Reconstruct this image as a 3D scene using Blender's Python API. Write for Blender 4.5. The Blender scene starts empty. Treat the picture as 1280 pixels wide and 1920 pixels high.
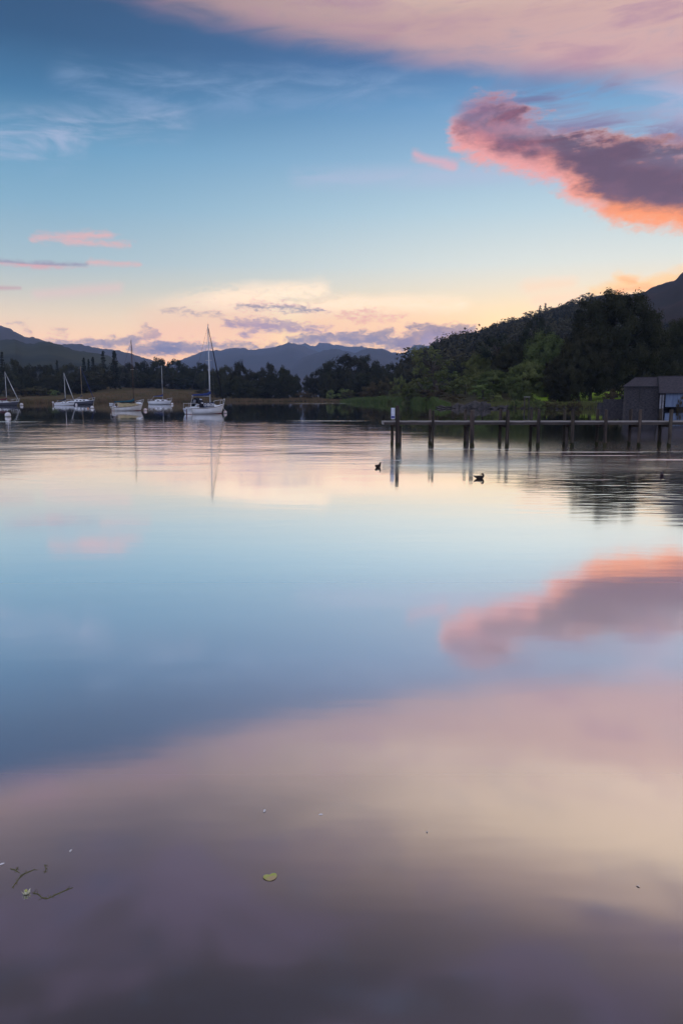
import bpy, math, random
from math import radians as R, pi, sin, cos, tan, atan2, asin, sqrt, exp
from mathutils import Vector, Matrix, noise as mnoise

sc = bpy.context.scene
COL = sc.collection
random.seed(7)

# ------------------------------------------------------------------ camera
F, EYE, PITCH = 1440.0, 2.0, R(8.57)          # focal length in photo pixels, eye height, downward tilt
cd = bpy.data.cameras.new('camera')
cd.sensor_fit = 'VERTICAL'; cd.sensor_height = 36.0; cd.lens = F / 1920 * 36
cd.clip_start = 0.1; cd.clip_end = 60000
cam = bpy.data.objects.new('camera', cd); COL.objects.link(cam)
cam.location = (0, 0, EYE); cam.rotation_euler = (pi / 2 - PITCH, 0, 0)
sc.camera = cam
vs = sc.view_settings
vs.view_transform = 'Standard'; vs.look = 'None'; vs.exposure = 0.0; vs.gamma = 1.0
vs.use_curve_mapping = False
sc.cycles.max_bounces = 5; sc.cycles.diffuse_bounces = 2; sc.cycles.glossy_bounces = 3
sc.cycles.transparent_max_bounces = 8; sc.cycles.volume_bounces = 0
sc.cycles.use_denoising = True
sc.cycles.caustics_reflective = False; sc.cycles.caustics_refractive = False
sc.cycles.sample_clamp_indirect = 4.0


def ray(X, Y):
    dx = (X - 640) / F; dz = (960 - Y) / F
    return Vector((dx, cos(PITCH) + dz * sin(PITCH), -sin(PITCH) + dz * cos(PITCH)))


def P(X, Y, depth):
    d = ray(X, Y); t = depth / d.y
    return Vector((d.x * t, depth, EYE + d.z * t))


def G(X, Y):
    d = ray(X, Y); t = -EYE / d.z
    return Vector((d.x * t, d.y * t, 0))


def azel(X, Y):
    d = ray(X, Y).normalized()
    return math.degrees(atan2(d.x, d.y)), math.degrees(asin(d.z))


def lin(c):
    c = c / 255.0
    return c / 12.92 if c <= 0.04045 else ((c + 0.055) / 1.055) ** 2.4


def rgb(r, g, b, k=1.0):
    return (lin(r) * k, lin(g) * k, lin(b) * k, 1.0)


# ------------------------------------------------------------------ node helper
class S:
    """a value socket with arithmetic that adds Math nodes"""
    def __init__(s, nt, sock): s.nt = nt; s.k = sock
    def m(s, op, *a, clamp=False):
        n = s.nt.nodes.new('ShaderNodeMath'); n.operation = op; n.use_clamp = clamp
        for i, v in enumerate((s,) + a):
            if isinstance(v, S): s.nt.links.new(v.k, n.inputs[i])
            else: n.inputs[i].default_value = v
        return S(s.nt, n.outputs[0])
    def __add__(s, o): return s.m('ADD', o)
    def __sub__(s, o): return s.m('SUBTRACT', o)
    def __mul__(s, o): return s.m('MULTIPLY', o)
    def __truediv__(s, o): return s.m('DIVIDE', o)
    def mn(s, o): return s.m('MINIMUM', o)
    def mx(s, o): return s.m('MAXIMUM', o)
    def sm(s, a, b, to0=0.0, to1=1.0):
        n = s.nt.nodes.new('ShaderNodeMapRange'); n.interpolation_type = 'SMOOTHSTEP'
        s.nt.links.new(s.k, n.inputs[0])
        flip = a > b
        if flip: a, b, to0, to1 = b, a, to1, to0
        for i, v in zip((1, 2, 3, 4), (a, b, to0, to1)): n.inputs[i].default_value = v
        return S(s.nt, n.outputs[0])


def comb(nt, x, y, z=0.0):
    n = nt.nodes.new('ShaderNodeCombineXYZ')
    for i, v in enumerate((x, y, z)):
        if isinstance(v, S): nt.links.new(v.k, n.inputs[i])
        else: n.inputs[i].default_value = v
    return n.outputs[0]


def noise(nt, vec, scale=1.0, detail=4.0, rough=0.55, dist=0.0):
    n = nt.nodes.new('ShaderNodeTexNoise'); n.noise_dimensions = '3D'
    nt.links.new(vec, n.inputs['Vector'])
    n.inputs['Scale'].default_value = scale; n.inputs['Detail'].default_value = detail
    n.inputs['Roughness'].default_value = rough; n.inputs['Distortion'].default_value = dist
    return n


def mix(nt, a, b, fac):
    n = nt.nodes.new('ShaderNodeMix'); n.data_type = 'RGBA'; n.clamp_factor = True
    for v, i in ((fac, 0), (a, 6), (b, 7)):
        if isinstance(v, S): nt.links.new(v.k, n.inputs[i])
        elif hasattr(v, 'is_output'): nt.links.new(v, n.inputs[i])
        else: n.inputs[i].default_value = v
    return n.outputs[2]


def ramp(nt, fac, stops):
    n = nt.nodes.new('ShaderNodeValToRGB'); nt.links.new(fac.k, n.inputs[0])
    e = n.color_ramp.elements
    stops = sorted(stops, key=lambda q: q[0])
    e[0].position, e[0].color = stops[0]
    e[1].position, e[1].color = stops[-1]
    for p, c in stops[1:-1]:
        q = e.new(p); q.color = c
    return n.outputs[0]


# ------------------------------------------------------------------ world: dusk sky with clouds, all by direction
SKYK = 1.08
world = bpy.data.worlds.new('World'); sc.world = world; world.use_nodes = True
W = world.node_tree; W.nodes.clear()
out = W.nodes.new('ShaderNodeOutputWorld'); bg = W.nodes.new('ShaderNodeBackground')
W.links.new(bg.outputs[0], out.inputs[0])
tc = W.nodes.new('ShaderNodeTexCoord'); sx = W.nodes.new('ShaderNodeSeparateXYZ')
W.links.new(tc.outputs['Generated'], sx.inputs[0])
dX, dY, dZ = (S(W, sx.outputs[i]) for i in range(3))
U = dX.m('ARCTAN2', dY) * (180 / pi)
V = dZ.m('ARCSINE') * (180 / pi)
VP = V.mx(0.0)

n_wisp = noise(W, comb(W, U * 0.16 + V * 0.05, V * 0.75 - U * 0.05, 3.1), 1.0, 6, 0.6, 0.6)
n_med = noise(W, comb(W, U * 0.28, V * 0.55, 9.3), 1.0, 5, 0.55, 0.2)
n_low = noise(W, comb(W, U * 0.42, V * 1.15, 1.7), 1.0, 6, 0.6, 0.3)
n_fine = noise(W, comb(W, U * 1.1, V * 2.2, 5.2), 1.0, 5, 0.6, 0.2)
n_soft = noise(W, comb(W, U * 0.07, V * 0.22, 7.7), 1.0, 3, 0.5, 0.4)
n_hi = noise(W, comb(W, U * 2.1, V * 4.6, 2.2), 1.0, 5, 0.62, 0.4)
wisp, med, low, fine, soft_n, hi = (S(W, n.outputs[0]) for n in (n_wisp, n_med, n_low, n_fine, n_soft, n_hi))


def warp(nd, au, av):
    s = W.nodes.new('ShaderNodeSeparateColor'); W.links.new(nd.outputs['Color'], s.inputs[0])
    return U + (S(W, s.outputs[0]) - 0.5) * au, V + (S(W, s.outputs[1]) - 0.5) * av


Um, Vm = warp(n_med, 2.2, 1.3)
Ul, Vl = warp(n_low, 1.6, 0.8)
PXD = 25.1                                    # photo pixels per degree


def segs_sd(segs, u, v, ys=1.0):
    """signed distance (degrees) to a chain of tapered capsules given by photo directions; ys squashes the vertical"""
    best = None
    for (X0, Y0, X1, Y1, r0, r1) in segs:
        a, b = azel(X0, Y0), azel(X1, Y1)
        ax, ay, bx_, by_ = a[0], a[1] * ys, b[0] - a[0], (b[1] - a[1]) * ys
        L2 = bx_ * bx_ + by_ * by_ + 1e-6
        pu = u - ax; pv = v * ys - ay
        h = ((pu * (bx_ / L2)) + (pv * (by_ / L2))).m('ADD', 0.0, clamp=True)
        du = pu - h * bx_; dv = pv - h * by_
        d = (du * du + dv * dv).m('SQRT') - (h * ((r1 - r0) / PXD) + r0 / PXD)
        best = d if best is None else best.mn(d)
    return best


def E(Y):                                     # elevation / 60 of a photo row on the centre line
    return max(0.0, azel(640, Y)[1] / 60)


K = SKYK
base_l = ramp(W, VP / 60, [(E(y), rgb(*c, K * (1.0 + .16 * min(1, max(0, (y - 500) / 150))))) for y, c in (
    (743, (242, 172, 124)), (690, (242, 174, 126)), (650, (238, 182, 136)), (600, (214, 188, 160)), (550, (182, 181, 174)), (500, (156, 176, 188)),
    (400, (124, 162, 190)), (300, (96, 145, 183)), (200, (58, 108, 152)), (100, (38, 78, 118)), (0, (36, 70, 108)))]
    + [(0.62, rgb(40, 66, 104)), (0.78, rgb(110, 125, 160)), (1.0, rgb(202, 198, 208))])
base_r = ramp(W, VP / 60, [(E(y), rgb(*c, K * (1.0 + .16 * min(1, max(0, (y - 500) / 150))))) for y, c in (
    (743, (255, 190, 92)), (690, (255, 196, 104)), (650, (255, 206, 118)), (600, (250, 209, 150)), (550, (230, 211, 184)), (500, (212, 214, 211)),
    (400, (176, 198, 214)), (300, (142, 174, 206)), (200, (104, 149, 195)), (120, (72, 112, 166)), (0, (62, 98, 150)))]
    + [(0.62, rgb(58, 84, 130)), (0.78, rgb(120, 132, 165)), (1.0, rgb(202, 198, 208))])
sky = mix(W, base_l, base_r, U.sm(-25.0, 17.0))
tint = W.nodes.new('ShaderNodeMix'); tint.data_type = 'RGBA'; tint.blend_type = 'MULTIPLY'; tint.inputs[0].default_value = 1.0
tint.inputs[7].default_value = (.985, 1.015, .925, 1); W.links.new(sky, tint.inputs[6]); sky = tint.outputs[2]

# pale high wisps
f = segs_sd([(-40, 270, 330, 225, 40, 14), (40, 300, 200, 250, 12, 20)], U, V).sm(1.2, -1.0) * wisp.sm(0.42, 0.72)
sky = mix(W, sky, rgb(172, 182, 208), f * 0.75)
f = segs_sd([(150, 160, 700, 160, 22, 18), (700, 160, 960, 170, 14, 10)], U, V).sm(1.6, -0.8) * wisp.sm(0.38, 0.75)
sky = mix(W, sky, rgb(140, 165, 200), f * 0.55)
f = segs_sd([(560, 332, 1000, 322, 6, 10), (1000, 322, 1300, 340, 10, 20)], U, V).sm(0.9, -0.5) * wisp.sm(0.25, 0.6)
sky = mix(W, sky, rgb(176, 184, 208), f * 0.6)
f = segs_sd([(1080, 235, 1330, 215, 45, 70)], U, V).sm(1.6, -1.6) * wisp.sm(0.35, 0.7)
sky = mix(W, sky, rgb(190, 184, 210), f * 0.8)

# the wide pink deck: its lower edge slants down to the right, and the deck reaches over the camera
eA, eB = azel(280, 0), azel(1280, 152)
slope = (eB[1] - eA[1]) / (eB[0] - eA[0])
edge = V - (U.mx(-40.0).mn(40.0) - eA[0]) * slope - eA[1] + (soft_n - 0.5) * 1.6 + (wisp - 0.5) * 1.3 + (U * -1.0 - 16.0).mx(0.0) * 0.12
front = dY.sm(-0.25, 0.15)
deck_m = edge.sm(-0.9, 1.3) * V.sm(70.0, 52.0) * front
dl = ramp(W, (V - 18) / 42, [((e - 18) / 42, rgb(*c)) for e, c in (
    (18, (150, 120, 145)), (24.5, (148, 122, 132)), (27, (146, 122, 118)), (28.5, (120, 104, 104)), (30.5, (98, 86, 90)), (33, (78, 68, 73)), (37, (64, 55, 57)), (42, (46, 41, 44)), (60, (90, 88, 108)))])
dr = ramp(W, (V - 18) / 42, [((e - 18) / 42, rgb(*c)) for e, c in (
    (18, (204, 164, 162)), (21, (205, 165, 162)), (24, (212, 174, 162)), (25, (224, 190, 170)), (26, (236, 208, 184)), (30, (226, 200, 174)), (33, (176, 152, 140)), (36, (114, 98, 98)), (40, (74, 65, 70)), (60, (100, 96, 112)))])
deck_c = mix(W, dl, dr, (U + (soft_n - 0.5) * 22).sm(-17.0, 22.0))
deck_c = mix(W, deck_c, rgb(160, 118, 150), wisp.sm(0.45, 0.75) * V.sm(29.0, 25.0) * 0.55)
deck_c = mix(W, deck_c, rgb(96, 82, 104), soft_n.sm(0.5, 0.72) * V.sm(28.0, 32.0) * 0.7)
sky = mix(W, sky, deck_c, deck_m * wisp.sm(0.1, 0.5, 0.55, 1.0))

# the big mauve cloud with its burning lower edge
BIG = [(885, 240, 950, 252, 44, 54), (950, 256, 1060, 292, 52, 40), (1060, 296, 1160, 338, 40, 62), (1160, 338, 1330, 352, 64, 66)]
UP = lambda dx, dy, k: [(x0 + dx, y0 + dy, x1 + dx, y1 + dy, a * k, c * k) for x0, y0, x1, y1, a, c in BIG]
Ub, Vb = Um + (fine - 0.5) * 1.2 + (low - 0.5) * 1.5, Vm + (fine - 0.5) * 0.7 + (low - 0.5) * 1.0
topside = ((V - 15.5) + (U - 8.0) * 0.22).sm(-0.8, 2.6)                    # the upper flank is frayed, the lower one firm
sd = segs_sd(BIG, Ub, Vb) + (hi - 0.5) * 0.7 + topside * ((wisp - 0.44) * 2.2 + (med - 0.5) * 2.6)
sdu = segs_sd(UP(3, -26, .97), Ub, Vb) + (med - 0.5) * 1.2
veil = segs_sd([(900, 205, 1130, 200, 25, 40), (1080, 240, 1260, 270, 40, 35)], Um, Vm).sm(1.2, -1.2) * wisp.sm(0.34, 0.62)
sky = mix(W, sky, rgb(108, 96, 136), veil * 0.8)
clear = sky
rim_c = mix(W, rgb(236, 158, 150), rgb(255, 150, 80), (U + (med - 0.5) * 5).sm(13.0, 20.0))
sky = mix(W, sky, rim_c, sd.sm(0.5, -0.7))
body = mix(W, rgb(138, 86, 104), rgb(90, 64, 82), (U + (low - 0.5) * 9).sm(9.0, 16.0))
body = mix(W, body, rgb(112, 76, 92), low.sm(0.42, 0.7) * 0.7)
body = mix(W, body, rgb(196, 108, 106), med.sm(0.47, 0.66) * U.sm(16.0, 11.5) * 0.85)
sky = mix(W, sky, body, sd.sm(0.4, -0.7) * sdu.sm(0.5, -1.0))
fray = ((V - 15.5) + (U - 8.0) * 0.22).sm(1.6, 3.4) * (wisp * 0.7 + med * 0.3).sm(0.40, 0.62)               # the upper flank thins to veils
sky = mix(W, sky, clear, fray * 0.5)
f = segs_sd([(778, 292, 850, 310, 7, 8)], Ul, Vl).sm(0.25, -0.35)
sky = mix(W, sky, rgb(226, 166, 172), f * 0.7)
f = segs_sd([(1065, 372, 1130, 384, 6, 5)], Ul, Vl).sm(0.4, -0.4)
sky = mix(W, sky, rgb(226, 178, 176), f * 0.6)

# small pink bars, low on the left
f = segs_sd([(70, 446, 205, 440, 6, 6), (120, 450, 245, 460, 5, 2), (180, 437, 212, 438, 3, 2)], Ul + (fine - 0.5) * 1.5, V + (low - 0.5) * 0.7 + (fine - 0.5) * 0.35)
f = (f + (hi - 0.5) * 0.5 + (wisp - 0.5) * 0.8).sm(0.25, -0.35)
sky = mix(W, sky, rgb(222, 172, 166), f * 0.85)
f = (segs_sd([(-20, 490, 85, 498, 2, 5), (60, 498, 160, 496, 5, 2)], Ul, V + (low - 0.5) * 0.3) + (hi - 0.5) * 0.4 + (fine - 0.5) * 0.3).sm(0.22, -0.25)
sky = mix(W, sky, mix(W, rgb(216, 158, 156), rgb(140, 128, 150), V.sm(azel(80, 499)[1], azel(80, 494)[1])), f * 0.9)
f = (segs_sd([(165, 492, 262, 496, 4, 2)], Ul, V + (low - 0.5) * 0.3) + (hi - 0.5) * 0.4 + (fine - 0.5) * 0.3).sm(0.24, -0.25)
sky = mix(W, sky, rgb(222, 172, 164), f * 0.8)
f = segs_sd([(-30, 540, 38, 540, 3, 1)], Ul, V).sm(0.18, -0.15)
sky = mix(W, sky, rgb(190, 140, 140), f * 0.8)
f = segs_sd([(70, 552, 220, 540, 5, 6)], Ul, V + (low - 0.5) * 0.4).sm(0.45, -0.35)
sky = mix(W, sky, rgb(222, 190, 176), f * 0.7)

# the peach veil over the fells
f = segs_sd([(230, 578, 420, 560, 8, 16), (420, 560, 600, 545, 16, 12), (420, 570, 860, 570, 12, 6)], Ul, Vl).sm(0.8, -0.7) * (wisp * 0.6 + hi * 0.4).sm(0.36, 0.56)
sky = mix(W, sky, rgb(255, 222, 182, 1.25), f * U.sm(-15.5, -6.0) * 0.85)
f = segs_sd([(300, 630, 470, 610, 10, 12), (600, 620, 860, 640, 14, 16)], Um, Vm).sm(2.6, -0.8)
sky = mix(W, sky, rgb(248, 182, 146), f * 0.5)
# grey-mauve streaks and bank
MAUVE, DIM = rgb(136, 112, 130), rgb(92, 96, 128)
for sg, c, a in (
    ([(445, 576, 540, 578, 3, 7), (540, 578, 620, 584, 6, 2)], DIM, 0.9),
    ([(300, 584, 350, 587, 2, 2), (365, 588, 410, 590, 4, 3)], MAUVE, 0.7),
    ([(470, 566, 560, 570, 3, 5)], rgb(214, 170, 160), 0.7),
    ([(635, 592, 720, 600, 4, 3), (670, 602, 750, 597, 4, 2), (660, 586, 710, 588, 3, 2)], rgb(216, 152, 142), 0.85),
    ([(425, 606, 520, 612, 9, 12), (520, 612, 620, 618, 12, 4), (460, 626, 475, 622, 6, 6)], rgb(150, 124, 146), 0.9),
    ([(265, 630, 300, 628, 8, 7), (270, 612, 282, 618, 5, 5)], MAUVE, 0.75),
    ([(50, 621, 62, 621, 4, 5), (18, 606, 40, 604, 2, 2), (100, 620, 125, 625, 3, 4)], MAUVE, 0.6),
    ([(90, 643, 170, 648, 6, 8), (170, 645, 250, 640, 8, 12), (250, 655, 330, 655, 10, 12)], DIM, 0.85),
    ([(300, 650, 400, 652, 12, 10), (400, 648, 520, 650, 8, 6)], DIM, 0.85),
    ([(540, 640, 620, 634, 8, 12), (640, 636, 720, 632, 14, 14), (720, 640, 760, 645, 16, 10)], DIM, 0.9),
    ([(755, 645, 800, 625, 14, 14), (800, 622, 880, 620, 14, 8), (772, 614, 792, 612, 7, 5)], rgb(110, 98, 124), 0.95),
    ([(800, 640, 830, 636, 16, 12)], rgb(140, 124, 148), 0.9),
):
    f = segs_sd(sg, Ul + (fine - 0.5) * 1.9, Vl + (fine - 0.5) * 1.0)
    f = (f + (hi - 0.5) * 0.9 + (fine - 0.5) * 0.5).sm(0.22, -0.34)
    sky = mix(W, sky, c, f * (fine.sm(.3, .6, .72, 1.0) * a))
# orange wisps above the fell on the right
f = segs_sd([(990, 538, 1070, 532, 6, 5), (1010, 566, 1090, 556, 7, 6)], Ul, Vl).sm(0.6, -0.4)
sky = mix(W, sky, rgb(255, 216, 176), f * 0.75)
f = segs_sd([(1110, 550, 1180, 535, 6, 10), (1165, 522, 1200, 535, 6, 9), (1200, 535, 1300, 520, 8, 14)], Ul + (fine - 0.5) * 1.2, Vl + (fine - 0.5) * 0.8).sm(0.5, -0.4)
sky = mix(W, sky, rgb(255, 204, 130), f * 0.9)
f = segs_sd([(1160, 548, 1215, 538, 4, 4), (1172, 524, 1190, 530, 3, 4)], Ul, Vl).sm(0.3, -0.3)
sky = mix(W, sky, rgb(255, 166, 84, 1.1), f * 0.8)
# the half of the sky behind the camera: plain blue dusk
back = mix(W, rgb(194, 202, 234, 1.5), rgb(190, 196, 220), V.sm(0.0, 60.0))
sky = mix(W, back, sky, dY.sm(-0.35, 0.2))
# a faint physical sky (sun just down behind the fell) under the clouds
nish = W.nodes.new('ShaderNodeTexSky'); nish.sky_type = 'NISHITA'; nish.sun_disc = False
SUN_EL, SUN_AZ = R(1.5), R(21.0)
nish.sun_elevation = SUN_EL; nish.sun_rotation = SUN_AZ
addn = W.nodes.new('ShaderNodeMix'); addn.data_type = 'RGBA'; addn.blend_type = 'ADD'
addn.inputs[0].default_value = 0.005
W.links.new(sky, addn.inputs[6]); W.links.new(nish.outputs[0], addn.inputs[7])
# the low sky is seen through kilometres of haze, so the sky itself is that much brighter there
AIR = 1.5e-4
path = (V.mx(0.5) * (pi / 180)).m('SINE').m('POWER', -1.0) * 548.0
bright = (path.mn(8000.0) * (AIR * 0.85)).m('EXPONENT')
W.links.new(addn.outputs[2], bg.inputs[0]); W.links.new(bright.k, bg.inputs[1])
world.cycles.sampling_method = 'MANUAL'; world.cycles.sample_map_resolution = 512

sun_d = bpy.data.lights.new('sun', 'SUN'); sun_d.energy = 0.25; sun_d.angle = R(3); sun_d.color = (1, 0.62, 0.36)
sun = bpy.data.objects.new('sun', sun_d); COL.objects.link(sun)
sv = Vector((sin(SUN_AZ) * cos(SUN_EL), cos(SUN_AZ) * cos(SUN_EL), sin(SUN_EL)))
sun.rotation_euler = sv.to_track_quat('Z', 'Y').to_euler()

# ------------------------------------------------------------------ materials
def mat(name, col, rough=0.7, col2=None, nscale=1.0, stretch=(1, 1, 1), spec=0.3, metal=0.0, rnd=0.0, coord='Object', bump=0.0, detail=4):
    m = bpy.data.materials.new(name); m.use_nodes = True
    nt = m.node_tree; b = nt.nodes['Principled BSDF']
    b.inputs['Roughness'].default_value = rough; b.inputs['Metallic'].default_value = metal
    b.inputs['Specular IOR Level'].default_value = spec
    col = tuple(col) + (1.0,) if len(col) == 3 else col
    if col2 is None:
        col2 = tuple(c * 0.72 for c in col[:3])
    col2 = tuple(col2[:3]) + (1.0,)
    t = nt.nodes.new('ShaderNodeTexCoord'); mp = nt.nodes.new('ShaderNodeMapping')
    nt.links.new(t.outputs[coord], mp.inputs['Vector']); mp.inputs['Scale'].default_value = stretch
    n = noise(nt, mp.outputs[0], nscale, detail, 0.6)
    c = mix(nt, col, col2, S(nt, n.outputs[0]).sm(0.35, 0.65))
    if rnd:
        oi = nt.nodes.new('ShaderNodeObjectInfo'); hs = nt.nodes.new('ShaderNodeHueSaturation')
        r = S(nt, oi.outputs['Random'])
        nt.links.new((r * rnd + (1 - rnd / 2)).k, hs.inputs['Value'])
        nt.links.new(((r * 7.31).m('FRACT') * 0.05 + 0.475).k, hs.inputs['Hue'])
        nt.links.new(c, hs.inputs['Color']); c = hs.outputs[0]
    nt.links.new(c, b.inputs['Base Color'])
    if bump:
        bp = nt.nodes.new('ShaderNodeBump'); bp.inputs['Strength'].default_value = bump; bp.inputs['Distance'].default_value = 0.02
        nt.links.new(n.outputs[0], bp.inputs['Height']); nt.links.new(bp.outputs[0], b.inputs['Normal'])
    return m


M = dict(
    leaf_dark=mat('dark_foliage', (.026, .029, .014), .8, (.046, .045, .020), 2.2, rnd=.5, spec=.1),
    leaf_mid=mat('green_foliage', (.084, .102, .032), .8, (.132, .142, .050), 2.2, rnd=.4, spec=.1),
    leaf_light=mat('willow_foliage', (.120, .150, .044), .8, (.17, .195, .065), 3, rnd=.3, spec=.1),
    leaf_brown=mat('brown_foliage', (.060, .050, .024), .8, (.085, .07, .032), 3, rnd=.3, spec=.1),
    needle=mat('needle_foliage', (.018, .024, .014), .85, (.030, .034, .018), 3, rnd=.3, spec=.1),
    bark=mat('bark', (.075, .060, .048), .9, (.045, .038, .032), 6, (1, 1, .3), bump=.6),
    wood_hill=mat('hill_wood', (.020, .022, .015), .9, (.074, .066, .036), .035, coord='Object', spec=.05),
    ground=mat('earth', (.048, .046, .024), .95, (.070, .062, .034), .15, spec=.05),
    lawn=mat('lawn_grass', (.22, .36, .03), .9, (.28, .42, .045), .4, spec=.05),
    meadow=mat('meadow_grass', (.125, .085, .046), .95, (.085, .072, .032), .08, (1, .3, 1), spec=.05),
    reed_tan=mat('tan_reed', (.19, .125, .075), .9, (.11, .09, .042), .3, spec=.05),
    reed_green=mat('green_reed', (.085, .125, .036), .9, (.11, .14, .05), .5, spec=.05),
    fell=mat('fell_heath', (.046, .029, .024), .95, (.028, .025, .018), .012, spec=.05, detail=8),
    hill_l=mat('hill_pasture', (.026, .032, .026), .95, (.060, .064, .040), .006, spec=.05, detail=8),
    mount=mat('mountain_heath', (.085, .068, .060), .95, (.060, .055, .045), .003, spec=.05, detail=8),
    rock=mat('shore_rock', (.080, .068, .068), .85, (.035, .033, .030), 1.6, bump=.8),
    post=mat('weathered_post', (.10, .078, .060), .9, (.03, .025, .022), 7, (1, 1, .12), bump=.8, rnd=.4),
    deck=mat('deck_board', (.34, .31, .30), .85, (.24, .22, .21), 3, (.3, 1, 1), bump=.4),
    beam=mat('jetty_beam', (.10, .08, .07), .9, (.06, .05, .045), 4, (.2, 1, 1), bump=.5),
    stone=mat('slate_wall', (.070, .062, .064), .9, (.022, .020, .025), 3.4, (.8, .8, 3.4), bump=1.0, detail=3),
    slate=mat('slate_roof', (.062, .052, .062), .7, (.028, .025, .033), 3.0, (1, 1, 4), bump=.8, detail=3),
    white=mat('white_gelcoat', (.80, .82, .86), .3, (.72, .74, .78), .8, spec=.5),
    cream=mat('cream_paint', (.76, .74, .72), .45, (.64, .61, .58), 1.2, spec=.4),
    navy=mat('navy_paint', (.020, .022, .045), .3, (.03, .03, .05), 1, spec=.5),
    red_brown=mat('antifoul_red', (.16, .045, .040), .8, None, 3),
    wood=mat('varnished_wood', (.14, .055, .025), .45, (.09, .035, .02), 4, (.2, 1, 1)),
    tan_cover=mat('tan_canvas', (.40, .31, .19), .9, (.30, .26, .14), 2.5, bump=.3),
    blue_cover=mat('blue_canvas', (.025, .05, .19), .85, (.02, .035, .13), 5, bump=.3),
    teal_cover=mat('teal_canvas', (.02, .09, .13), .85, None, 5, bump=.3),
    dark_cover=mat('dark_canvas', (.018, .02, .032), .85, None, 5),
    maroon=mat('maroon_canvas', (.13, .018, .030), .85, None, 5),
    alloy=mat('alloy_spar', (.55, .57, .60), .4, (.46, .48, .52), 2, metal=.5),
    spruce=mat('spruce_spar', (.36, .26, .15), .5, None, 4, (1, 1, .2)),
    dark_spar=mat('dark_spar', (.075, .045, .034), .6, None, 4, (1, 1, .2)),
    steel=mat('steel_rail', (.62, .63, .65), .3, None, 4, metal=.6),
    wire=mat('rigging_wire', (.10, .09, .09), .5, None, 4),
    pane=mat('dark_window', (.012, .014, .018), .12, None, 3, spec=.6),
    buoy=mat('buoy_plastic', (.78, .76, .78), .45, (.66, .62, .64), 3),
    buoy_pink=mat('faded_buoy', (.62, .45, .45), .5, (.70, .62, .62), 3),
    orange=mat('orange_float', (.75, .28, .06), .5, None, 3),
    feathers=mat('duck_plumage', (.045, .030, .022), .8, (.022, .016, .014), 14, bump=.3),
    feathers2=mat('mauve_plumage', (.085, .055, .070), .8, (.05, .035, .04), 14, bump=.3),
    bill=mat('duck_bill', (.09, .06, .02), .5, None, 8),
    lettering=mat('letter_white', (.75, .76, .80), .6, None, 8),
    letter_blue=mat('letter_blue', (.05, .10, .30), .6, None, 8),
    sign_white=mat('sign_paper', (.70, .72, .80), .6, (.62, .64, .74), 6),
    sign_blue=mat('sign_blue', (.05, .06, .28), .6, None, 6),
    door_blue=mat('door_paint', (.16, .21, .31), .6, (.11, .15, .24), 1.2, (4, 1, .4)),
    post_white=mat('white_post_paint', (.27, .27, .30), .6, (.16, .16, .18), 2),
    iron=mat('dark_iron', (.02, .02, .022), .6, None, 4),
    lily=mat('lily_leaf', (.42, .50, .10), .5, (.52, .38, .22), 18, spec=.4),
    petal=mat('pale_petal', (.82, .80, .60), .6, None, 18),
    weed=mat('weed_stem', (.15, .145, .06), .7, None, 18),
    fluff=mat('pale_feather', (.80, .79, .82), .7, None, 18),
    bench=mat('bench_wood', (.42, .40, .38), .8, None, 4),
)


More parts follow.
